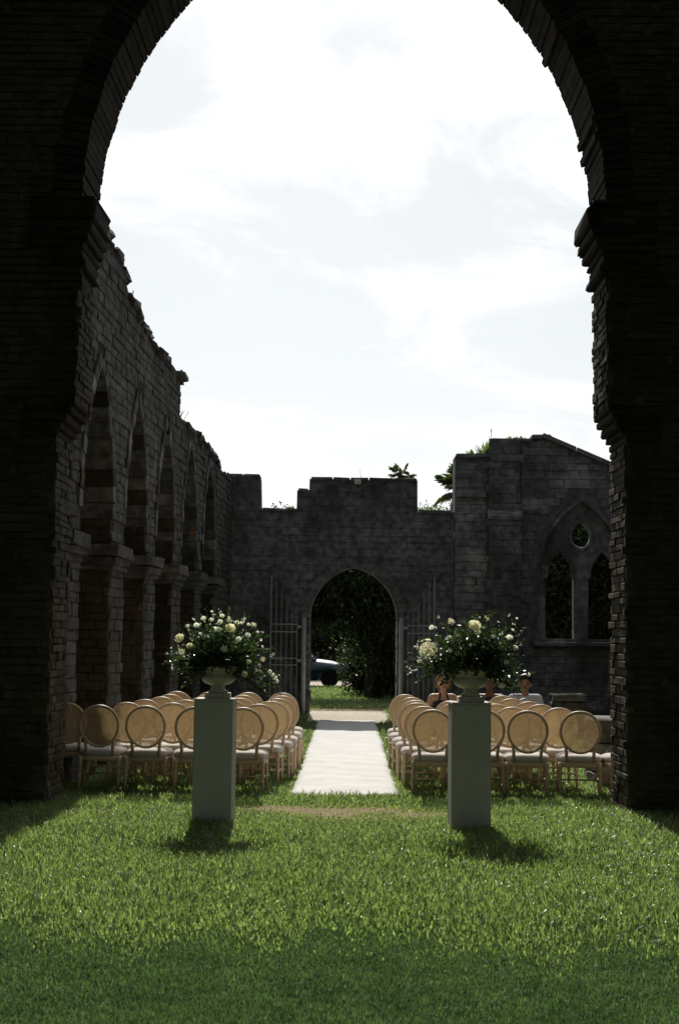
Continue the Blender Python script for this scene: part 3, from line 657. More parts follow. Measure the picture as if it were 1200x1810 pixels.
def leaves_np(P, D, Ls, W, fold=.25):
    """diamond leaves: P base (n,3), D unit direction, Ls length, W width ratio"""
    n = len(P); rv_ = rng.normal(size=(n, 3)); sd = np.cross(D, rv_); sd /= np.linalg.norm(sd, axis=1, keepdims=True)+1e-9; up = np.cross(sd, D)
    Ls = Ls[:, None]; w = Ls*W
    a = P; b = P+D*Ls*.45+sd*w*.5+up*w*fold; c = P+D*Ls-up*Ls*.12; d_ = P+D*Ls*.45-sd*w*.5+up*w*fold
    V = np.stack([a, b, c, d_], 1).reshape(-1, 3); i = np.arange(n)*4
    F = np.stack([np.stack([i, i+1, i+2], 1), np.stack([i, i+2, i+3], 1)], 1).reshape(-1, 3); return V, F
def unit(a): return a/(np.linalg.norm(a, axis=-1, keepdims=True)+1e-9)
def arrangement(x, y, lab, outline, nspr, flowers, sc_px, org_px, nsm):
    """outline: radius by angle in the vertical plane (deg from +x, counter-clockwise) above the urn rim"""
    g = tag(empty('flower_arrangement', (x, y, PT+.285)), lab, 'flowers', 'flower arrangements in the urns')
    oa, orr = zip(*outline); P, D, Ls = [], [], []; st = MB()
    for i in range(nspr):
        th = random.uniform(-32, 212); rr = np.interp(th, oa, orr)*random.choice((random.uniform(.6, .95), random.uniform(.85, 1.18))); ph = random.uniform(-1, 1)
        e = Vector((math.cos(R(th))*rr*math.sqrt(1-.5*ph*ph), ph*.40*(1-.3*abs(math.cos(R(th)))), math.sin(R(th))*rr*math.sqrt(1-.55*ph*ph)))
        s0 = Vector((random.uniform(-.1, .1), random.uniform(-.1, .1), .0)); mid = s0*.4+e*.5+Vector((0, 0, .10 if e.z < .25 else .03))
        pts = [s0*(1-t)**2+mid*2*t*(1-t)+e*t*t for t in np.linspace(0, 1, 7)]
        st.tube(pts, [.004]*6+[.0015], 4)
        nl = random.randint(16, 26)
        for t in np.linspace(.25, 1, nl):
            k = min(5, int(t*6)); p = pts[k].lerp(pts[k+1], t*6-k); tg = (pts[k+1]-pts[k]).normalized()
            dv = (tg*random.uniform(.2, .9)+Vector((random.gauss(0, .7), random.gauss(0, .7), random.gauss(.1, .6)))).normalized()
            P.append(p); D.append(dv); Ls.append(random.uniform(.03, .062)*(1 if t < .8 else .8))
    for i in range(1500):   # dense heart of the mound
        th = random.uniform(-10, 190); rr = np.interp(th, oa, orr)*random.uniform(.05, .68); ph = random.uniform(-.8, .8)
        P.append((math.cos(R(th))*rr, ph*.33, math.sin(R(th))*rr+.01)); D.append(Vector((random.gauss(0, 1), random.gauss(0, 1), random.gauss(.3, 1))).normalized()); Ls.append(random.uniform(.04, .07))
    V, F = leaves_np(np.array(P, float), unit(np.array(D, float)), np.array(Ls), .55)
    tag(place('foliage', np_mesh('foliage', V, F, 'leaf', 3), g), kind='stuff'); st.build('stems', 'stem', g, recalc=False)
    BP, BD, BL = [], [], []
    for i in range(nsm):     # sprinkling of tiny white filler blossoms
        th = random.uniform(-25, 205); rr = np.interp(th, oa, orr)*random.uniform(.5, 1.08); ph = random.uniform(-.9, .7); c_ = np.array((math.cos(R(th))*rr, ph*.38, math.sin(R(th))*rr))
        for k in range(4): BP.append(c_+rng.normal(size=3)*.008); BD.append(rng.normal(size=3)+np.array([0, -.3, .5])); BL.append(random.uniform(.014, .026))
    V, F = leaves_np(np.array(BP), unit(np.array(BD)), np.array(BL), .8); tag(place('filler_blossom', np_mesh('filler_blossom', V, F, 'petal', 3), g), kind='stuff')
    mpp = 13.4/2514
    for (px, py, rp_, kd, dy) in flowers:
        p = Vector(((px-org_px[0])*sc_px*mpp, dy, (org_px[1]-py)*sc_px*mpp)); rad = rp_*sc_px*mpp*1.12*random.uniform(.85, 1.1); p.y += random.uniform(-.06, .05)
        o = place('flower_cluster' if kd == 3 else 'rose', ROSE[kd], g, p); o.scale = (rad,)*3
        if kd == 3: tag(o, kind='stuff')
        dv = (p*.8+Vector((random.gauss(0, .12), -.22+random.gauss(0, .08), .3))).normalized(); o.rotation_euler = dv.to_track_quat('Z', 'Y').to_euler()
FL = [(193,250,25,0,.05),(140,365,46,2,-.1),(340,170,25,0,.1),(430,105,15,1,.1),(520,142,22,0,.12),(430,185,22,0,0),(530,205,25,0,-.1),(635,262,55,2,-.18),(740,175,22,0,.05),(690,210,20,1,-.05),(735,215,18,0,-.12),(783,225,18,0,.1),(515,280,28,0,-.2),(300,240,28,0,-.08),(250,437,28,2,-.2),(800,328,30,0,-.2),(722,370,28,0,-.28),(580,465,34,3,-.30),(170,500,32,3,-.08),(820,580,28,2,-.26),(775,700,28,2,-.24),(1010,683,22,0,-.1),(935,438,15,1,-.15),(230,605,18,0,-.15),(1045,725,32,0,-.02),(1075,770,22,1,-.05),(275,540,15,1,-.2),(840,235,25,3,.0),(430,350,12,1,-.3),(945,560,22,3,-.15),(350,320,12,1,-.25),(600,190,26,3,0.05),(890,300,14,1,-.1)]
FR = [(545,175,42,2,-.12),(220,352,58,3,-.12),(740,580,30,0,-.05),(505,315,13,1,-.3),(365,355,16,1,-.25),(790,260,25,0,-.1),(562,225,26,0,-.2),(835,330,18,0,-.1),(665,255,16,1,-.2),(925,515,16,0,-.05),(390,155,20,3,.05),(250,195,18,1,.0),(365,265,18,0,-.2),(170,432,20,3,-.05),(855,125,10,1,.05),(825,205,12,1,0),(760,430,20,0,-.25),(640,130,16,3,.1)]
arrangement(-1.225, 13.48, 'loose mound of white and cream roses with dark leaves on the left', [(-32,.58),(-18,.60),(0,.53),(25,.52),(50,.50),(75,.50),(100,.53),(125,.50),(150,.47),(175,.45),(195,.40),(212,.34)], 120, FL, 1/5.45, (510, 650), 45)
arrangement(1.135, 13.36, 'wild dark green foliage mound with a few pale blooms on the right', [(-32,.50),(-18,.56),(0,.50),(25,.52),(50,.62),(68,.52),(85,.50),(105,.55),(125,.55),(150,.52),(170,.55),(185,.58),(200,.36),(212,.2)], 130, FR, 1/4., (527, 500), 26)

# ---------------------------------------------------------------- people on a low bench behind the chairs
def sdf_mesh(name, prims, mat, res=.011, k=.03, clips=()):
    """one continuous skin over tapered limbs: smooth union of round cones, meshed by surface nets"""
    A = np.array([p[0] for p in prims], float); B = np.array([p[1] for p in prims], float); ra = np.array([p[2] for p in prims]); rb = np.array([p[3] for p in prims])
    mr = max(ra.max(), rb.max())+.03; lo = np.minimum(A, B).min(0)-mr; hi = np.maximum(A, B).max(0)+mr
    n = np.ceil((hi-lo)/res).astype(int)+1; f = np.full(n, .3, np.float32); ax = [lo[i]+res*np.arange(n[i]) for i in range(3)]
    for a, b, r0, r1 in zip(A, B, ra, rb):
        m = max(r0, r1)+k*1.2; i0 = np.maximum(0, ((np.minimum(a, b)-m-lo)/res).astype(int)); i1 = np.minimum(n, ((np.maximum(a, b)+m-lo)/res).astype(int)+2)
        sl_ = tuple(slice(p, q) for p, q in zip(i0, i1)); G = np.stack(np.meshgrid(*[ax[i][sl_[i]] for i in range(3)], indexing='ij'), -1)
        ab = b-a; L2 = max(1e-9, ab @ ab); t = np.clip(((G-a) @ ab)/L2, 0, 1); d_ = np.linalg.norm(G-(a+t[..., None]*ab), axis=-1)-(r0+(r1-r0)*t)
        g = f[sl_]; h = np.maximum(k-np.abs(g-d_), 0)/k; f[sl_] = np.minimum(g, d_)-h*h*k*.25
    if clips:
        G = np.stack(np.meshgrid(*ax, indexing='ij'), -1)
        for p, nn in clips: f = np.maximum(f, (G-np.array(p)) @ unit(np.array(nn, float)))
    f[[0, -1]] = .3; f[:, [0, -1]] = .3; f[:, :, [0, -1]] = .3
    ins = f < 0; c = np.array(n)-1; pos = np.zeros((*c, 3)); cnt = np.zeros(c)
    cs = [(i, j, k_) for i in (0, 1) for j in (0, 1) for k_ in (0, 1)]
    def cut(a, o_): return a[o_[0]:o_[0]+c[0], o_[1]:o_[1]+c[1], o_[2]:o_[2]+c[2]]
    for p in cs:
        for x_ in range(3):
            if p[x_]: continue
            q = list(p); q[x_] = 1; f0, f1 = cut(f, p), cut(f, q); mk = cut(ins, p) != cut(ins, q); t = np.where(mk, f0/np.where(mk, f0-f1, 1), 0)
            pos += mk[..., None]*(np.array(p)+t[..., None]*(np.array(q)-np.array(p))); cnt += mk
    on = cnt > 0; idx = np.full(c, -1); idx[on] = np.arange(on.sum())
    V = lo+res*(np.argwhere(on)+pos[on]/cnt[on][:, None]); F = []
    for x_ in range(3):
        a, b = [(1, 2), (2, 0), (0, 1)][x_]
        e0 = [slice(1, -1)]*3; e0[x_] = slice(0, -1); e1 = list(e0); e1[x_] = slice(1, None)
        ch = np.argwhere(ins[tuple(e0)] != ins[tuple(e1)]); off = np.ones(3, int); off[x_] = 0; ch = ch+off
        if not len(ch): continue
        sg = ins[tuple(ch.T)]
        def cell(da, db): q = ch.copy(); q[:, a] -= da; q[:, b] -= db; return idx[tuple(q.T)]
        Q = np.stack([cell(1, 1), cell(0, 1), cell(0, 0), cell(1, 0)], 1); Q[~sg] = Q[~sg][:, ::-1]; F.append(Q)
    me = np_mesh(name, V, np.concatenate(F), mat, 4); me.polygons.foreach_set('use_smooth', [True]*len(me.polygons)); return me
def person(x, y, rz, lab, skin, seat, kind):
    g = tag(empty('person', (x, y, 0), rz), lab, 'person', 'people seated behind the chairs')   # faces -Y locally
    z = seat; fem = kind == 'woman'; sh = .165 if fem else .185
    P = []
    def c(a, b, r0, r1): P.append((a, b, r0, r1))
    pel = (0, .02, z+.10)
    c((-.07, .02, z+.10), (.07, .02, z+.10), .11, .11); c(pel, (0, .03, z+.27), .115, .105 if fem else .115); c((-.03, .03, z+.27), (-.05, .02, z+.44), .10, .105); c((.03, .03, z+.27), (.05, .02, z+.44), .10, .105)
    c((-sh+.03, .02, z+.51), (sh-.03, .02, z+.51), .055, .055); c((0, .015, z+.50), (0, -.01, z+.60), .058, .052)
    hz = z+.715; c((0, .0, hz+.02), (0, -.0, hz+.02), .092, .092); c((0, .015, hz+.035), (0, -.03, hz+.03), .09, .075); c((0, -.045, hz-.05), (0, -.055, hz-.075), .06, .038)   # skull and jaw
    c((0, -.098, hz-.005), (0, -.115, hz-.025), .010, .015); c((-.088, .01, hz), (-.092, .015, hz-.03), .014, .012); c((.088, .01, hz), (.092, .015, hz-.03), .014, .012)  # nose, ears
    if fem: c((-.055, -.07, z+.40), (-.055, -.085, z+.39), .055, .05); c((.055, -.07, z+.40), (.055, -.085, z+.39), .055, .05)
    for s in (-1, 1):
        k = .9 if fem else 1.
        if fem: el, wr = (s*(sh+.09), -.02, z+.25), (s*.20, -.27, z+.20)
        elif kind == 'dark': el, wr = (s*(sh+.08), -.03, z+.24), (s*.10, -.27, z+.26)
        else: el, wr = (s*(sh+.07), -.05, z+.24), (s*.16, -.29, z+.19)
        c((s*sh, .02, z+.50), el, .056*k, .042*k); c(el, wr, .042*k, .027*k)
        wr = np.array(wr); fd = unit(np.array([-s*.25, -1., -.25])); sd = np.array([-s*1., -.25, 0.]); sd = unit(sd-fd*(sd @ fd)); dn = np.array([0, 0, -1.])
        pm = wr+fd*.075; c(wr, pm, .028, .026); 
        for q, (o_, l) in enumerate(((-.030, .060), (-.010, .074), (.010, .078), (.030, .066))):
            k0 = pm+sd*o_; k1 = k0+fd*l*.55+dn*.006; c(pm*.6+wr*.4+sd*o_*.8, k0, .012, .0105); c(k0, k1, .0105, .009); c(k1, k1+fd*l*.4+dn*.022, .009, .0078)
        tb = wr+fd*.03+sd*.026; c(tb, tb+fd*.03+sd*.03+dn*.008, .013, .011); c(tb+fd*.03+sd*.03+dn*.008, tb+fd*.062+sd*.034+dn*.014, .011, .009)
        kn = (s*.14, -.42, z+.08); an = (s*.13, -.40, .09); c((s*.09, -.02, z+.09), kn, .085, .058); c(kn, an, .056, .036); c((s*.13, -.38, .045), (s*.14, -.56, .035), .04, .03)
    b = place('body', sdf_mesh('person_body', P, skin, .0115, .022), g)
    def cloth(name, sel, grow, mat, clips=(), res=.014): place(name, sdf_mesh(name, [(p[0], p[1], p[2]+grow, p[3]+grow) for p in sel], mat, res, .03, clips), g)
    torso = P[:5]
    legs = [p for p in P if (p[2], p[3]) in ((.085, .058), (.056, .036))]
    cloth('trousers' if not fem else 'skirt', [P[0]]+legs, .014, 'denim' if kind == 'tee' else 'black_cloth')
    arms = [p for p in P if abs(p[2]-.056*(.9 if fem else 1)) < 1e-6]
    if kind == 'tee':
        sl2 = [(p[0], tuple(np.array(p[0])*.45+np.array(p[1])*.55), p[2]+.012, p[3]+.022) for p in arms]
        place('t_shirt', sdf_mesh('t_shirt', [(p[0], p[1], p[2]+.013, p[3]+.013) for p in torso]+sl2, 'white_tee', .012, .03, [((0, 0, z+.575), (0, -.35, 1))]), g)
    elif fem:
        cloth('halter_top', torso[:4]+[p for p in P if abs(p[2]-.055) < 1e-6 and p[0][1] < -.05], .010, 'black_cloth', [((0, 0, z+.43), (0, .5, 1))], .012)
        for s in (-1, 1): MB().tube([(s*.07, -.115, z+.42), (s*.062, -.075, z+.50), (s*.045, -.02, z+.575), (s*.03, .05, z+.57)], .012, 6).build('strap', 'black_cloth', g, True)
    else:
        cloth('vest', torso[:5], .011, 'black_cloth', [((0, 0, z+.535), (0, -.3, 1)), ((-.15, 0, 0), (-1, 0, 0)), ((.15, 0, 0), (1, 0, 0))], .012)
    hp = [((0, .02, hz+.045), (0, -.02, hz+.062), .104, .094), ((-.04, -.05, hz+.10), (.05, -.04, hz+.115), .04, .045), ((-.075, .03, hz+.02), (-.075, .05, hz-.02), .035, .03), ((.075, .03, hz+.02), (.075, .05, hz-.02), .035, .03), ((0, .06, hz+.02), (0, .07, hz-.04), .06, .045)]
    if fem:
        hp += [((s*.075, .01, hz+.02), (s*.085, .0, hz-.10), .042, .035) for s in (-1, 1)]+[((s*.085, .0, hz-.10), (s*.085, -.02, hz-.19), .035, .02) for s in (-1, 1)]+[((0, .06, hz), (0, .07, hz-.16), .075, .05)]
        clip = [((0, -.062, hz+.05), (0, -1, -.75))]
        place('hair', sdf_mesh('hair_long', hp, 'blond', .010, .02, clip), g)
        gl = MB()
        for s in (-1, 1): gl.sphere((s*.036, -.102, hz+.012), .030, 12, 8, (1, .28, .85))
        gl.tube([(-.085, .0, hz+.018), (-.07, -.085, hz+.018), (0, -.108, hz+.020), (.07, -.085, hz+.018), (.085, .0, hz+.018)], .004, 6); gl.build('sunglasses', 'glossy_black', g, True)
    else:
        place('hair', sdf_mesh('hair_short', hp, 'black_hair', .010, .02, [((0, -.07, hz+.045), (0, -1, -.7)), ((0, 0, hz-.06), (0, .6, -1))]), g)
        for s in (-1, 1): MB().sphere((s*.034, -.088, hz+.010), .012, 8, 6).build('eye', 'glossy_black', g, True)
        for s in (-1, 1): MB().tube([(s*.018, -.096, hz+.032), (s*.036, -.097, hz+.037), (s*.054, -.085, hz+.030)], .005, 5).build('eyebrow', 'black_hair', g, True)
    MB().tube([(-.024, -.095, hz-.055), (0, -.103, hz-.053), (.024, -.095, hz-.055)], [.003, .007, .003], 6).build('mouth', 'lips', g, True)
SEAT = .41; BY = 21.0
bn = tag(empty('bench', (2.0, BY+.03, 0)), 'low plain wooden bench under the three seated people', 'bench')
MB().box((0, 0, SEAT-.025), (1.9, .36, .05), 0, .008).build('seat', 'wood', bn)
for sx_ in (-.8, .8):
    for sy in (-.13, .13): MB().box((sx_, sy, (SEAT-.05)/2-.01), (.06, .06, SEAT-.05+.02), 0, .006).build('leg', 'wood', bn)
    MB().box((sx_, 0, .14), (.04, .22, .05), 0, .005).build('stretcher', 'wood', bn)
person(1.38, BY-.05, R(6), 'woman in sunglasses with bare shoulders, dark halter top and long light brown hair', 'skin1', SEAT-.02, 'woman')
person(2.07, BY+.05, R(-4), 'dark-haired person in a dark sleeveless top seated behind the right urn', 'skin2', SEAT-.02, 'dark')
person(2.57, BY-.1, R(-8), 'dark-haired person in a white short-sleeved shirt seated right of the others', 'skin3', SEAT-.02, 'tee')

# ---------------------------------------------------------------- ruined stubs and rubble on the right, one stone on the left
def stub(x, y, w, d_, h, lab):
    s = tag(empty('pier_stub', (x, y, 0)), lab, 'ruin'); z = -.05
    while z < h-.05:
        hh = min(random.uniform(.15, .2), h-z); n = max(1, round(w/.45))
        for i in range(n):
            for j in range(2): MB().box((-w/2+w*(i+.5)/n+random.uniform(-.01, .01), -d_/4+d_/2*j, z+hh/2), (w/n-.012, d_/2-.012, hh-.012), 0, .02, .012).build('stone', 'rubble', s)
        z += hh
stub(3.42, 17.95, .85, .8, .80, 'low broken stone pier stub beside the right tower wall')
stub(3.95, 26.0, .62, .6, .79, 'low broken stone pier stub below the traceried window')
def rock(x, y, z, s, lab, rot):
    m = MB().sphere((0, 0, 0), 1, 9, 6); m.v = [tuple(a*b*random.uniform(.8, 1.12) for a, b in zip(v, s)) for v in m.v]
    o = m.build('rubble_stone', 'rubble'); o.location = (x, y, z); o.rotation_euler = rot; tag(o, lab, 'stone')
rock(3.16, 16.95, .30, (.22, .10, .30), 'pale slab of rubble leaning against the stub right of the chairs', (.3, .5, .2))
rock(-3.20, 17.4, .20, (.17, .15, .24), 'pale lump of rubble behind the leftmost chairs', (.1, .2, .5))

# ---------------------------------------------------------------- trees, palms, hedge beyond the wall
def tree(x, y, h, lab, mat, crown, n, leaf, trunk_r=.16, droop=0., name='tree', group='trees beyond the gateway wall'):
    t = tag(empty(name, (x, y, 0)), lab, 'tree', group); tr = MB()
    base = [(0, 0, -.1), (random.uniform(-.1, .1), 0, h*.2), (random.uniform(-.2, .2), random.uniform(-.1, .1), h*.45), (0, 0, h*.7)]
    tr.tube(base, [trunk_r*1.3, trunk_r, trunk_r*.7, trunk_r*.3], 9)
    P, D, Ls = [], [], []; k = 0
    for (cx_, cy_, cz_, rx_, ry_, rz_, wt) in crown:
        q = int(n*wt*.5/len(crown)); P.append(unit(rng.normal(size=(q, 3)))*rng.uniform(0, 1, (q, 1))**.4*np.array([rx_, ry_, rz_])*.95+np.array([cx_, cy_, cz_])); D.append(rng.normal(size=(q, 3))+np.array([0, 0, -.2-2.2*droop])); Ls.append(rng.uniform(.6, 1.3, q)*leaf)
        tr.tube([(0, 0, h*.35), (cx_*.5, cy_*.5, (h*.35+cz_)/2+.1), (cx_, cy_, cz_)], [trunk_r*.5, trunk_r*.3, trunk_r*.1], 6)
        ncl = max(6, int(30*wt)); cents = unit(rng.normal(size=(ncl, 3)))*rng.uniform(.35, 1., (ncl, 1))**.6*np.array([rx_, ry_, rz_])+np.array([cx_, cy_, cz_])
        for c_ in cents:
            q = int(n*wt/ncl/len(crown)*rng.uniform(.5, 1.5)); rad = .30*min(rx_, ry_, rz_)*rng.uniform(.6, 1.4)
            P.append(c_+np.clip(rng.normal(size=(q, 3)), -1.7, 1.7)*rad*np.array([1, 1, .8+droop])); D.append(rng.normal(size=(q, 3))+np.array([0, 0, -.2-2.2*droop])); Ls.append(rng.uniform(.6, 1.3, q)*leaf)
    P = np.concatenate(P); D = np.concatenate(D); Ls = np.concatenate(Ls); q = P[:, 2] < h; P, D, Ls = P[q], D[q], Ls[q]; P[:, 2] = np.maximum(P[:, 2], .05); V, F = leaves_np(P, unit(D), Ls, .42)
    tr.build('trunk', 'bark', t, True, recalc=False); place('crown', np_mesh('crown', V, F, mat, 3), t); return t
tree(.7, 41.0, 5.6, 'dense dark weeping tree filling the gateway opening', 'tree_leaf', [(0,0,3.9,2.2,1.6,1.5,1.4),(-1.9,.3,3.8,1.4,1.2,1.3,1),(1.6,0,3.6,1.4,1.2,1.5,1),(.6,-.3,2.2,1.2,1.0,1.3,1),(-1.4,.2,3.0,1.2,1,.8,.8),(1.2,-.2,1.2,1.1,.9,1.2,.9)], 36000, .16, .2, .5)
tree(1.3, 43.5, 2.6, 'dense dark shrub low in the right half of the gateway', 'tree_leaf', [(0,0,1.2,1.3,1,1.2,1.2),(1.2,.3,1.0,1,1,1,1),(-.7,.3,.9,.7,.8,.9,1)], 16000, .13, .08, 0, 'shrub')
tree(7.0, 38.5, 5.8, 'leafy dark tree seen through the round opening of the traceried window', 'tree_leaf', [(0,0,4.4,2.0,1.5,1.4,1.3),(-1.6,0,3.6,1.4,1.2,1.4,1),(1.5,0,3.5,1.4,1.2,1.4,1),(-.4,-.2,2.0,1.9,1.1,1.6,1.2),(-1.3,-.2,2.4,1.2,1,1.6,1),(1.3,-.2,2.2,1.4,1,1.6,1)], 40000, .15, .18)
tree(2.55, 42.5, 5.95, 'rounded leafy tree peeking over the low gap in the gateway wall', 'light_leaf', [(-.1,0,5.2,.75,.6,.55,1.2),(-.3,.1,4.6,.7,.6,.6,1),(.5,0,4.7,.6,.6,.6,1)], 7000, .085, .1)
tree(-6.0, 59.0, 5.0, 'broad dark tree standing behind the parked car', 'tree_leaf', [(0,0,3.8,2.4,1.6,1.4,1.3),(2.2,.3,3.4,1.8,1.4,1.2,1),(-2.2,.3,3.2,1.8,1.4,1.2,1)], 12000, .15, .2)
for i, (tx, ty, lab) in enumerate(((2.0, 62, 'far dark tree closing the view behind the shrub'), (-4.5, 66, 'far dark tree behind the parked car'), (9.5, 64, 'far dark tree behind the traceried window'), (16, 68, 'far dark tree right of the traceried window'), (-11, 66, 'far dark tree beyond the left arcade'))):
    tree(tx, ty, 6.4, lab, 'tree_leaf', [(0,0,3.2,3.2,1.6,3.0,1.4),(3.2,0,2.6,2.3,1.6,2.5,1),(-3.2,.3,2.7,2.3,1.6,2.6,1)], 13000, .24, .25)
def palm(x, y, h, lab, nf, fl, tr_=.14, dead=0):
    t = tag(empty('palm_tree', (x, y, 0)), lab, 'tree', 'palms beyond the gateway wall')
    MB().tube([(0, 0, -.1), (.05, 0, h*.3), (.0, .02, h*.7), (0, 0, h)], [tr_*1.3, tr_, tr_*.9, tr_], 10).build('trunk', 'bark', t, True)
    for i in range(nf+dead):
        dd = i >= nf; az = i*2.39996; el = random.uniform(-35, 75) if not dd else random.uniform(-85, -60); st_l = fl*random.uniform(.45, .6); m = MB()
        d0 = Vector((math.cos(az)*math.cos(R(el)), math.sin(az)*math.cos(R(el)), math.sin(R(el)))); sd = d0.cross(Z).normalized(); up = sd.cross(d0)
        p0 = Vector((0, 0, h)); p1 = p0+d0*st_l-Z*.04; m.tube([p0, p1], [.012, .008], 4)
        n = 17
        for k in range(n):     # fan of pointed segments
            a = R(-105+210*k/(n-1)); dr = (d0*math.cos(a)+sd*math.sin(a)); l = fl*.62*(1-.25*abs(a)/1.9)*random.uniform(.85, 1.1); w = .024*fl/1.
            b = p1+dr*l*.6+up*.02; tip = p1+dr*l-Z*l*random.uniform(.10, .38); s2 = dr.cross(up).normalized()
            m.add([p1, b-s2*w, tip, b+s2*w], [(0,1,2),(0,2,3)])
        m.build('frond', 'dry_leaf' if dd else 'palm_leaf', t, recalc=False)
palm(1.62, 45.0, 6.9, 'palm crown just topping the tall merlon right of centre', 16, .5); palm(3.3, 42.0, 6.2, 'shaggy palm with dry hanging fronds beside the tall wall on the right', 30, .85, dead=9)

# ---------------------------------------------------------------- parked car seen through the gateway
def car(x, y):
    c = tag(empty('parked_car', (x, y, 0)), 'dark blue car with sun glaring on its bonnet beyond the gateway', 'car'); wd = .80
    def shell(prof, hw, inset, drop=0.):   # closed skin from a side profile, sides tucked in by inset
        n = len(prof); vs = []
        for yy, k in ((-hw, inset), (-hw+.10+1.8*drop, 0), (hw-.10-1.8*drop, 0), (hw, inset)):
            cxm = sum(p[0] for p in prof)/n; czm = sum(p[1] for p in prof)/n
            vs += [(cxm+(p[0]-cxm)*(1-k), yy, czm+(p[1]-czm)*(1-k*1.3)-(drop if k and p[1] > .62 else 0)) for p in prof]
        fs = [(j*n+i, j*n+(i+1) % n, (j+1)*n+(i+1) % n, (j+1)*n+i) for j in range(3) for i in range(n)]+[tuple(range(n-1, -1, -1)), tuple(3*n+i for i in range(n))]
        return MB().add(vs, fs)
    def archp(cx_): return [(cx_+.34*math.cos(t), .31+.34*math.sin(t)) for t in [math.pi*i/8 for i in range(9)]]
    low = [(2.02, .28), (2.05, .52), (1.98, .70), (1.80, .80), (1.35, .90), (.78, .97), (-1.3, .98), (-1.85, .94), (-2.0, .80), (-2.02, .30)]
    low += [(-1.66, .24)]+[(p[0], p[1]) for p in reversed(archp(-1.25))]+[(-.8, .22), (.85, .22)]+list(reversed(archp(1.28)))+[(1.7, .24)]
    shell(low, wd, .035, .115).build('body', 'car_paint', c, True)
    shell([(.82, .95), (.20, 1.42), (-.2, 1.48), (-1.2, 1.45), (-1.85, 1.0), (-1.85, .95)], wd-.10, .06).build('glasshouse', 'car_glass', c)
    shell([(.22, 1.425), (-.2, 1.485), (-1.2, 1.455), (-1.28, 1.40), (-.2, 1.43), (.16, 1.39)], wd-.09, .03).build('roof', 'car_paint', c)
    for s in (-1, 1):
        for p0, p1 in (((.84, .96), (.20, 1.43)), ((-.35, .97), (-.38, 1.46)), ((-1.86, .98), (-1.22, 1.46))): MB().tube([(p0[0], s*(wd-.09), p0[1]), (p1[0], s*(wd-.14), p1[1])], .03, 6).build('pillar', 'car_paint', c)
        for xx in (1.28, -1.25):
            w = empty('wheel', (xx, s*(wd-.12), .31)); w.parent = c; w.rotation_euler.x = R(90)
            MB().lathe([(.20, -.09), (.30, -.10), (.315, -.06), (.315, .06), (.30, .10), (.20, .09)], 24).build('tyre', 'rubber', w, True)
            m = MB().lathe([(.20, -.085), (.19, .07), (.05, .085), (.02, .09)], 20); m.build('rim', 'chrome', w)
        MB().sphere((1.93, s*.58, .68), .12, 10, 7, (.8, 1.2, .6)).build('headlight', 'lamp', c, True)
        MB().sphere((.66, s*(wd+.08), 1.02), .10, 10, 7, (.6, .9, .7)).build('side_mirror', 'car_paint', c, True)
        MB().box((-.25, s*(wd+.004), .80), (.18, .03, .03), 0, .006).build('door_handle', 'chrome', c)
    MB().box((2.03, 0, .42), (.06, 1.3, .16), 0, .02).build('bumper', 'dark_metal', c)
car(-1.95, 50.8)

# ---------------------------------------------------------------- small things on the walls
fl = tag(empty('floodlight', (.156, 32.23, 5.21)), 'small pale box lamp fixed on top of the gateway wall', 'lamp')
MB().box((0, -.01, .07), (.15, .10, .105), 0, .01).build('housing', 'white_metal', fl); MB().box((0, .055, .045), (.06, .05, .18), 0, .004).build('bracket', 'dark_metal', fl)
MB().box((0, -.064, .07), (.125, .008, .08), 0, .003).build('lens', 'lamp', fl)
for x, z, h, lab in ((.235, 5.22, .28, 'thin upright rod on the wall top beside the lamp'),):
    g = tag(MB().tube([(0, 0, -.04), (-.01, 0, h*.5), (-.045, 0, h)], [.006, .005, .003], 6).build('rod', 'dark_metal', loc=(x, 32.6, 5.36)), lab, 'rod')
def weed(p, h, n, lab, mat='dry_leaf', sp=.3, leaf=False):
    h *= 1.35; m = MB(); g = tag(empty('wall_weed', p), lab, 'plant', 'weeds on the wall tops')
    for i in range(n):
        a = random.uniform(0, 6.28); l = h*random.uniform(.45, 1); d_ = Vector((math.cos(a)*sp, math.sin(a)*sp, 1)).normalized(); b = Vector((math.cos(a), math.sin(a), 0))*(.05 if not leaf else .16)*random.random()-Z*.06
        w = .008 if not leaf else .028; s2 = Vector((-math.sin(a), math.cos(a), 0)); e = b+d_*l+Vector((math.cos(a), math.sin(a), 0))*l*.25*random.random()
        m.add([b-s2*w*.6, b+s2*w*.6, b+d_*l*.6+s2*w, e, b+d_*l*.6-s2*w], [(0,1,2,4),(4,2,3)])
        if not leaf and i % 3 == 0:
            for q in range(5): t = e-d_*.02*q; m.add([t, t+s2*.016+Z*.012, t+Z*.03, t-s2*.016+Z*.012], [(0,1,2,3)])
    m.build('blades', mat, g, recalc=False)
def atop(u, v, w=-.3): return a0+aloc(u, v, w)
for u, v, h, n, mt, lab, lf in ((10.9, 5.58, .42, 8, 'dry_leaf', 'tall dry grass tuft on the lower part of the left wall top', False), (14.6, 5.38, .5, 9, 'dry_leaf', 'dry grass tuft where the left wall meets the gateway wall', False),
        (12.4, 5.55, .22, 26, 'light_leaf', 'low green weed midway along the lower left wall top', True), (13.6, 5.46, .2, 24, 'light_leaf', 'low green weed near the far end of the left wall top', True), (10.1, 5.64, .22, 24, 'light_leaf', 'low green weed just past the step in the left wall top', True), (5.9, 6.9, .2, 6, 'dry_leaf', 'small dry sprig on the high part of the left wall top', False), (15.2, 5.36, .25, 22, 'light_leaf', 'green weed in the corner of the left wall top', True)):
    weed(atop(u, v), h, n, lab, mt, .35, lf)
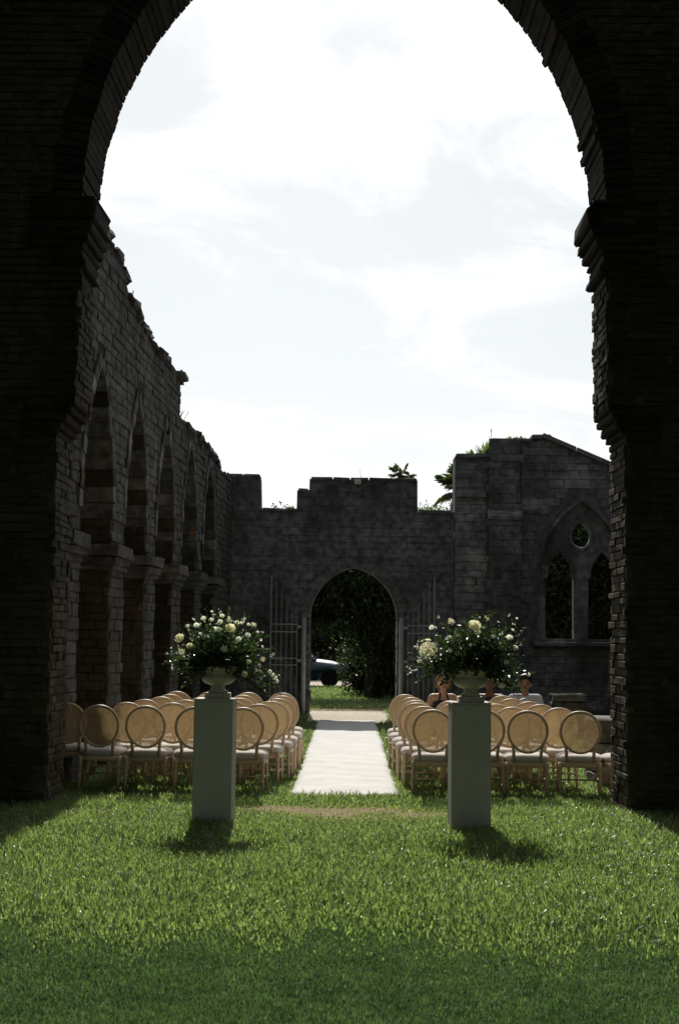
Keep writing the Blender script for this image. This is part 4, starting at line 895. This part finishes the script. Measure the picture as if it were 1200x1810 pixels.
for x, v, h, n, mt, lab, lf in ((-1.33, 4.53, .16, 16, 'dry_leaf', 'small yellow weed in the left gap of the gateway wall', True), (2.95, 5.82, .30, 34, 'light_leaf', 'weeds sprouting beside the step in the window wall top', True), (2.7, 5.80, .16, 24, 'light_leaf', 'low weeds on the stepped part of the window wall', True), (3.75, 6.14, .15, 40, 'light_leaf', 'low green weeds on the window wall left of its gable', True), (3.55, 6.14, .14, 26, 'light_leaf', 'low green weeds on the pilaster top of the window wall', True), (3.1, 6.12, .34, 3, 'dry_leaf', 'single dry stalks on the pilaster top of the window wall', False), (.95, 5.24, .1, 16, 'light_leaf', 'tiny weeds along the tall merlon before the palm', True)):
    weed((x*FK, 32.6, v*FK+FZ), h, n, lab, mt, .4, lf)

# ---------------------------------------------------------------- lawn
def blades(n, xr, yr, hmin, hmax, w, keep=None, seed=1):
    g = np.random.default_rng(seed); x = g.uniform(*xr, n); y = g.uniform(*yr, n)
    if keep is not None: k = keep(x, y, g); x, y = x[k], y[k]; n = len(x)
    pt = .5+.25*np.sin(x*1.7+np.sin(y*1.3)*2)+.25*np.sin(y*2.1+x*.9+np.sin(x*2.7))
    h = g.uniform(hmin, hmax, n)*(.7+.6*pt)*g.choice([1, 1, 1, 1.35], n)*np.clip(.45+(y-7.8)/2.2, .45, 1)**(w > .006)*(1-.66*np.exp(-((x-.05)/1.15)**4-((y-14.4)/.95)**4)-.4*np.exp(-((x+2.6)/.7)**2-((y-14.2)/.5)**2)); a = g.uniform(0, 2*np.pi, n); ln = g.uniform(.15, .95, n)*h; w_ = w*g.uniform(.6, 1.25, n)
    dx, dy = np.cos(a)*ln, np.sin(a)*ln; t = a+np.pi/2+g.normal(0, .5, n); sx_, sy = np.cos(t)*w_*.5, np.sin(t)*w_*.5; z0 = np.zeros(n)-.004
    V = np.stack([np.stack([x-sx_, y-sy, z0], 1), np.stack([x+sx_, y+sy, z0], 1), np.stack([x+dx*.42+sx_*.85, y+dy*.42+sy*.85, h*.62], 1), np.stack([x+dx*.42-sx_*.85, y+dy*.42-sy*.85, h*.62], 1), np.stack([x+dx, y+dy, h*(1-.28*(ln/h)**2)], 1)], 1).reshape(-1, 3)
    i = np.arange(n)*5; F = np.concatenate([np.stack([i, i+1, i+2], 1), np.stack([i, i+2, i+3], 1), np.stack([i+3, i+2, i+4], 1)]); return V, F
def keep_fn(x, y, g):
    ok = np.ones(len(x), bool)
    for (a, b, c, d_) in DIRT: ok &= ~((((x-a)/c)**2+((y-b)/d_)**2 < g.uniform(.4, 1.2, len(x))) & (g.random(len(x)) > .12))
    ok &= ~((np.abs(x+.03) < .60+g.uniform(-.03, .02, len(x))) & (y > 15.76+g.uniform(-.05, .06, len(x))) & (y < 34.2))
    for (px_, py_) in ((-1.245, 13.48), (1.125, 13.36)): ok &= ~((np.abs(x-px_) < .175) & (np.abs(y-py_) < .175))
    ok &= ~((y > 14.6) & (y < 15.5) & ((x > AX+2.9) | (x < AX-2.9)))
    ok &= ~((y > 32.25) & (y < 33.0)); ok &= ~((y > 34.2) & (y < 35.1)); ok &= ~((x > -.88) & (x < .86) & (y > 29.4) & (y < 34.3))
    return ok
def fov(m): return lambda x, y, g: keep_fn(x, y, g) & (np.abs(x) < y*.243+m)
def zone(x, y): return y < 8.55+.3*np.sin(x*2.1+.6)-.5*np.exp(-((x-1.0)/.6)**2)+.22*np.sin(x*5.3+y*3)+.16*np.sin(x*11+2-y*2)
def near(x, y, g): return fov(.35)(x, y, g) & (zone(x, y+g.normal(0, .55, len(x))))
def coarse(x, y, g): return fov(.5)(x, y, g) & ~(zone(x, y+g.normal(0, .45, len(x))))
turf = blades(420000, (-3.0, 3.0), (5.2, 9.2), .018, .042, .0048, near, 3)
tag(place('short_turf', np_mesh('short_turf', *turf, 'turf', 3)), 'fine short turf at the very front of the lawn', 'grass', kind='stuff')
parts = [blades(215000, (-4.3, 4.3), (7.4, 15.5), .04, .09, .0105, coarse, 4), blades(90000, (-3.3, 4.4), (15.5, 22), .04, .085, .011, keep_fn, 5), blades(50000, (-3.0, 6.0), (22, 32), .04, .085, .014, keep_fn, 6), blades(30000, (-4, 5), (33, 50), .05, .10, .02, keep_fn, 8)]
tall = blades(900, (-4, 4), (7, 15.5), .07, .12, .008, fov(.3), 9); parts.append(tall)
Vs, Fs, off = [], [], 0
for V, F in parts: Vs.append(V); Fs.append(F+off); off += len(V)
tag(place('lawn_grass', np_mesh('lawn_grass', np.concatenate(Vs), np.concatenate(Fs), 'grass', 3)), 'thick green lawn grass across the nave floor', 'grass', kind='stuff')
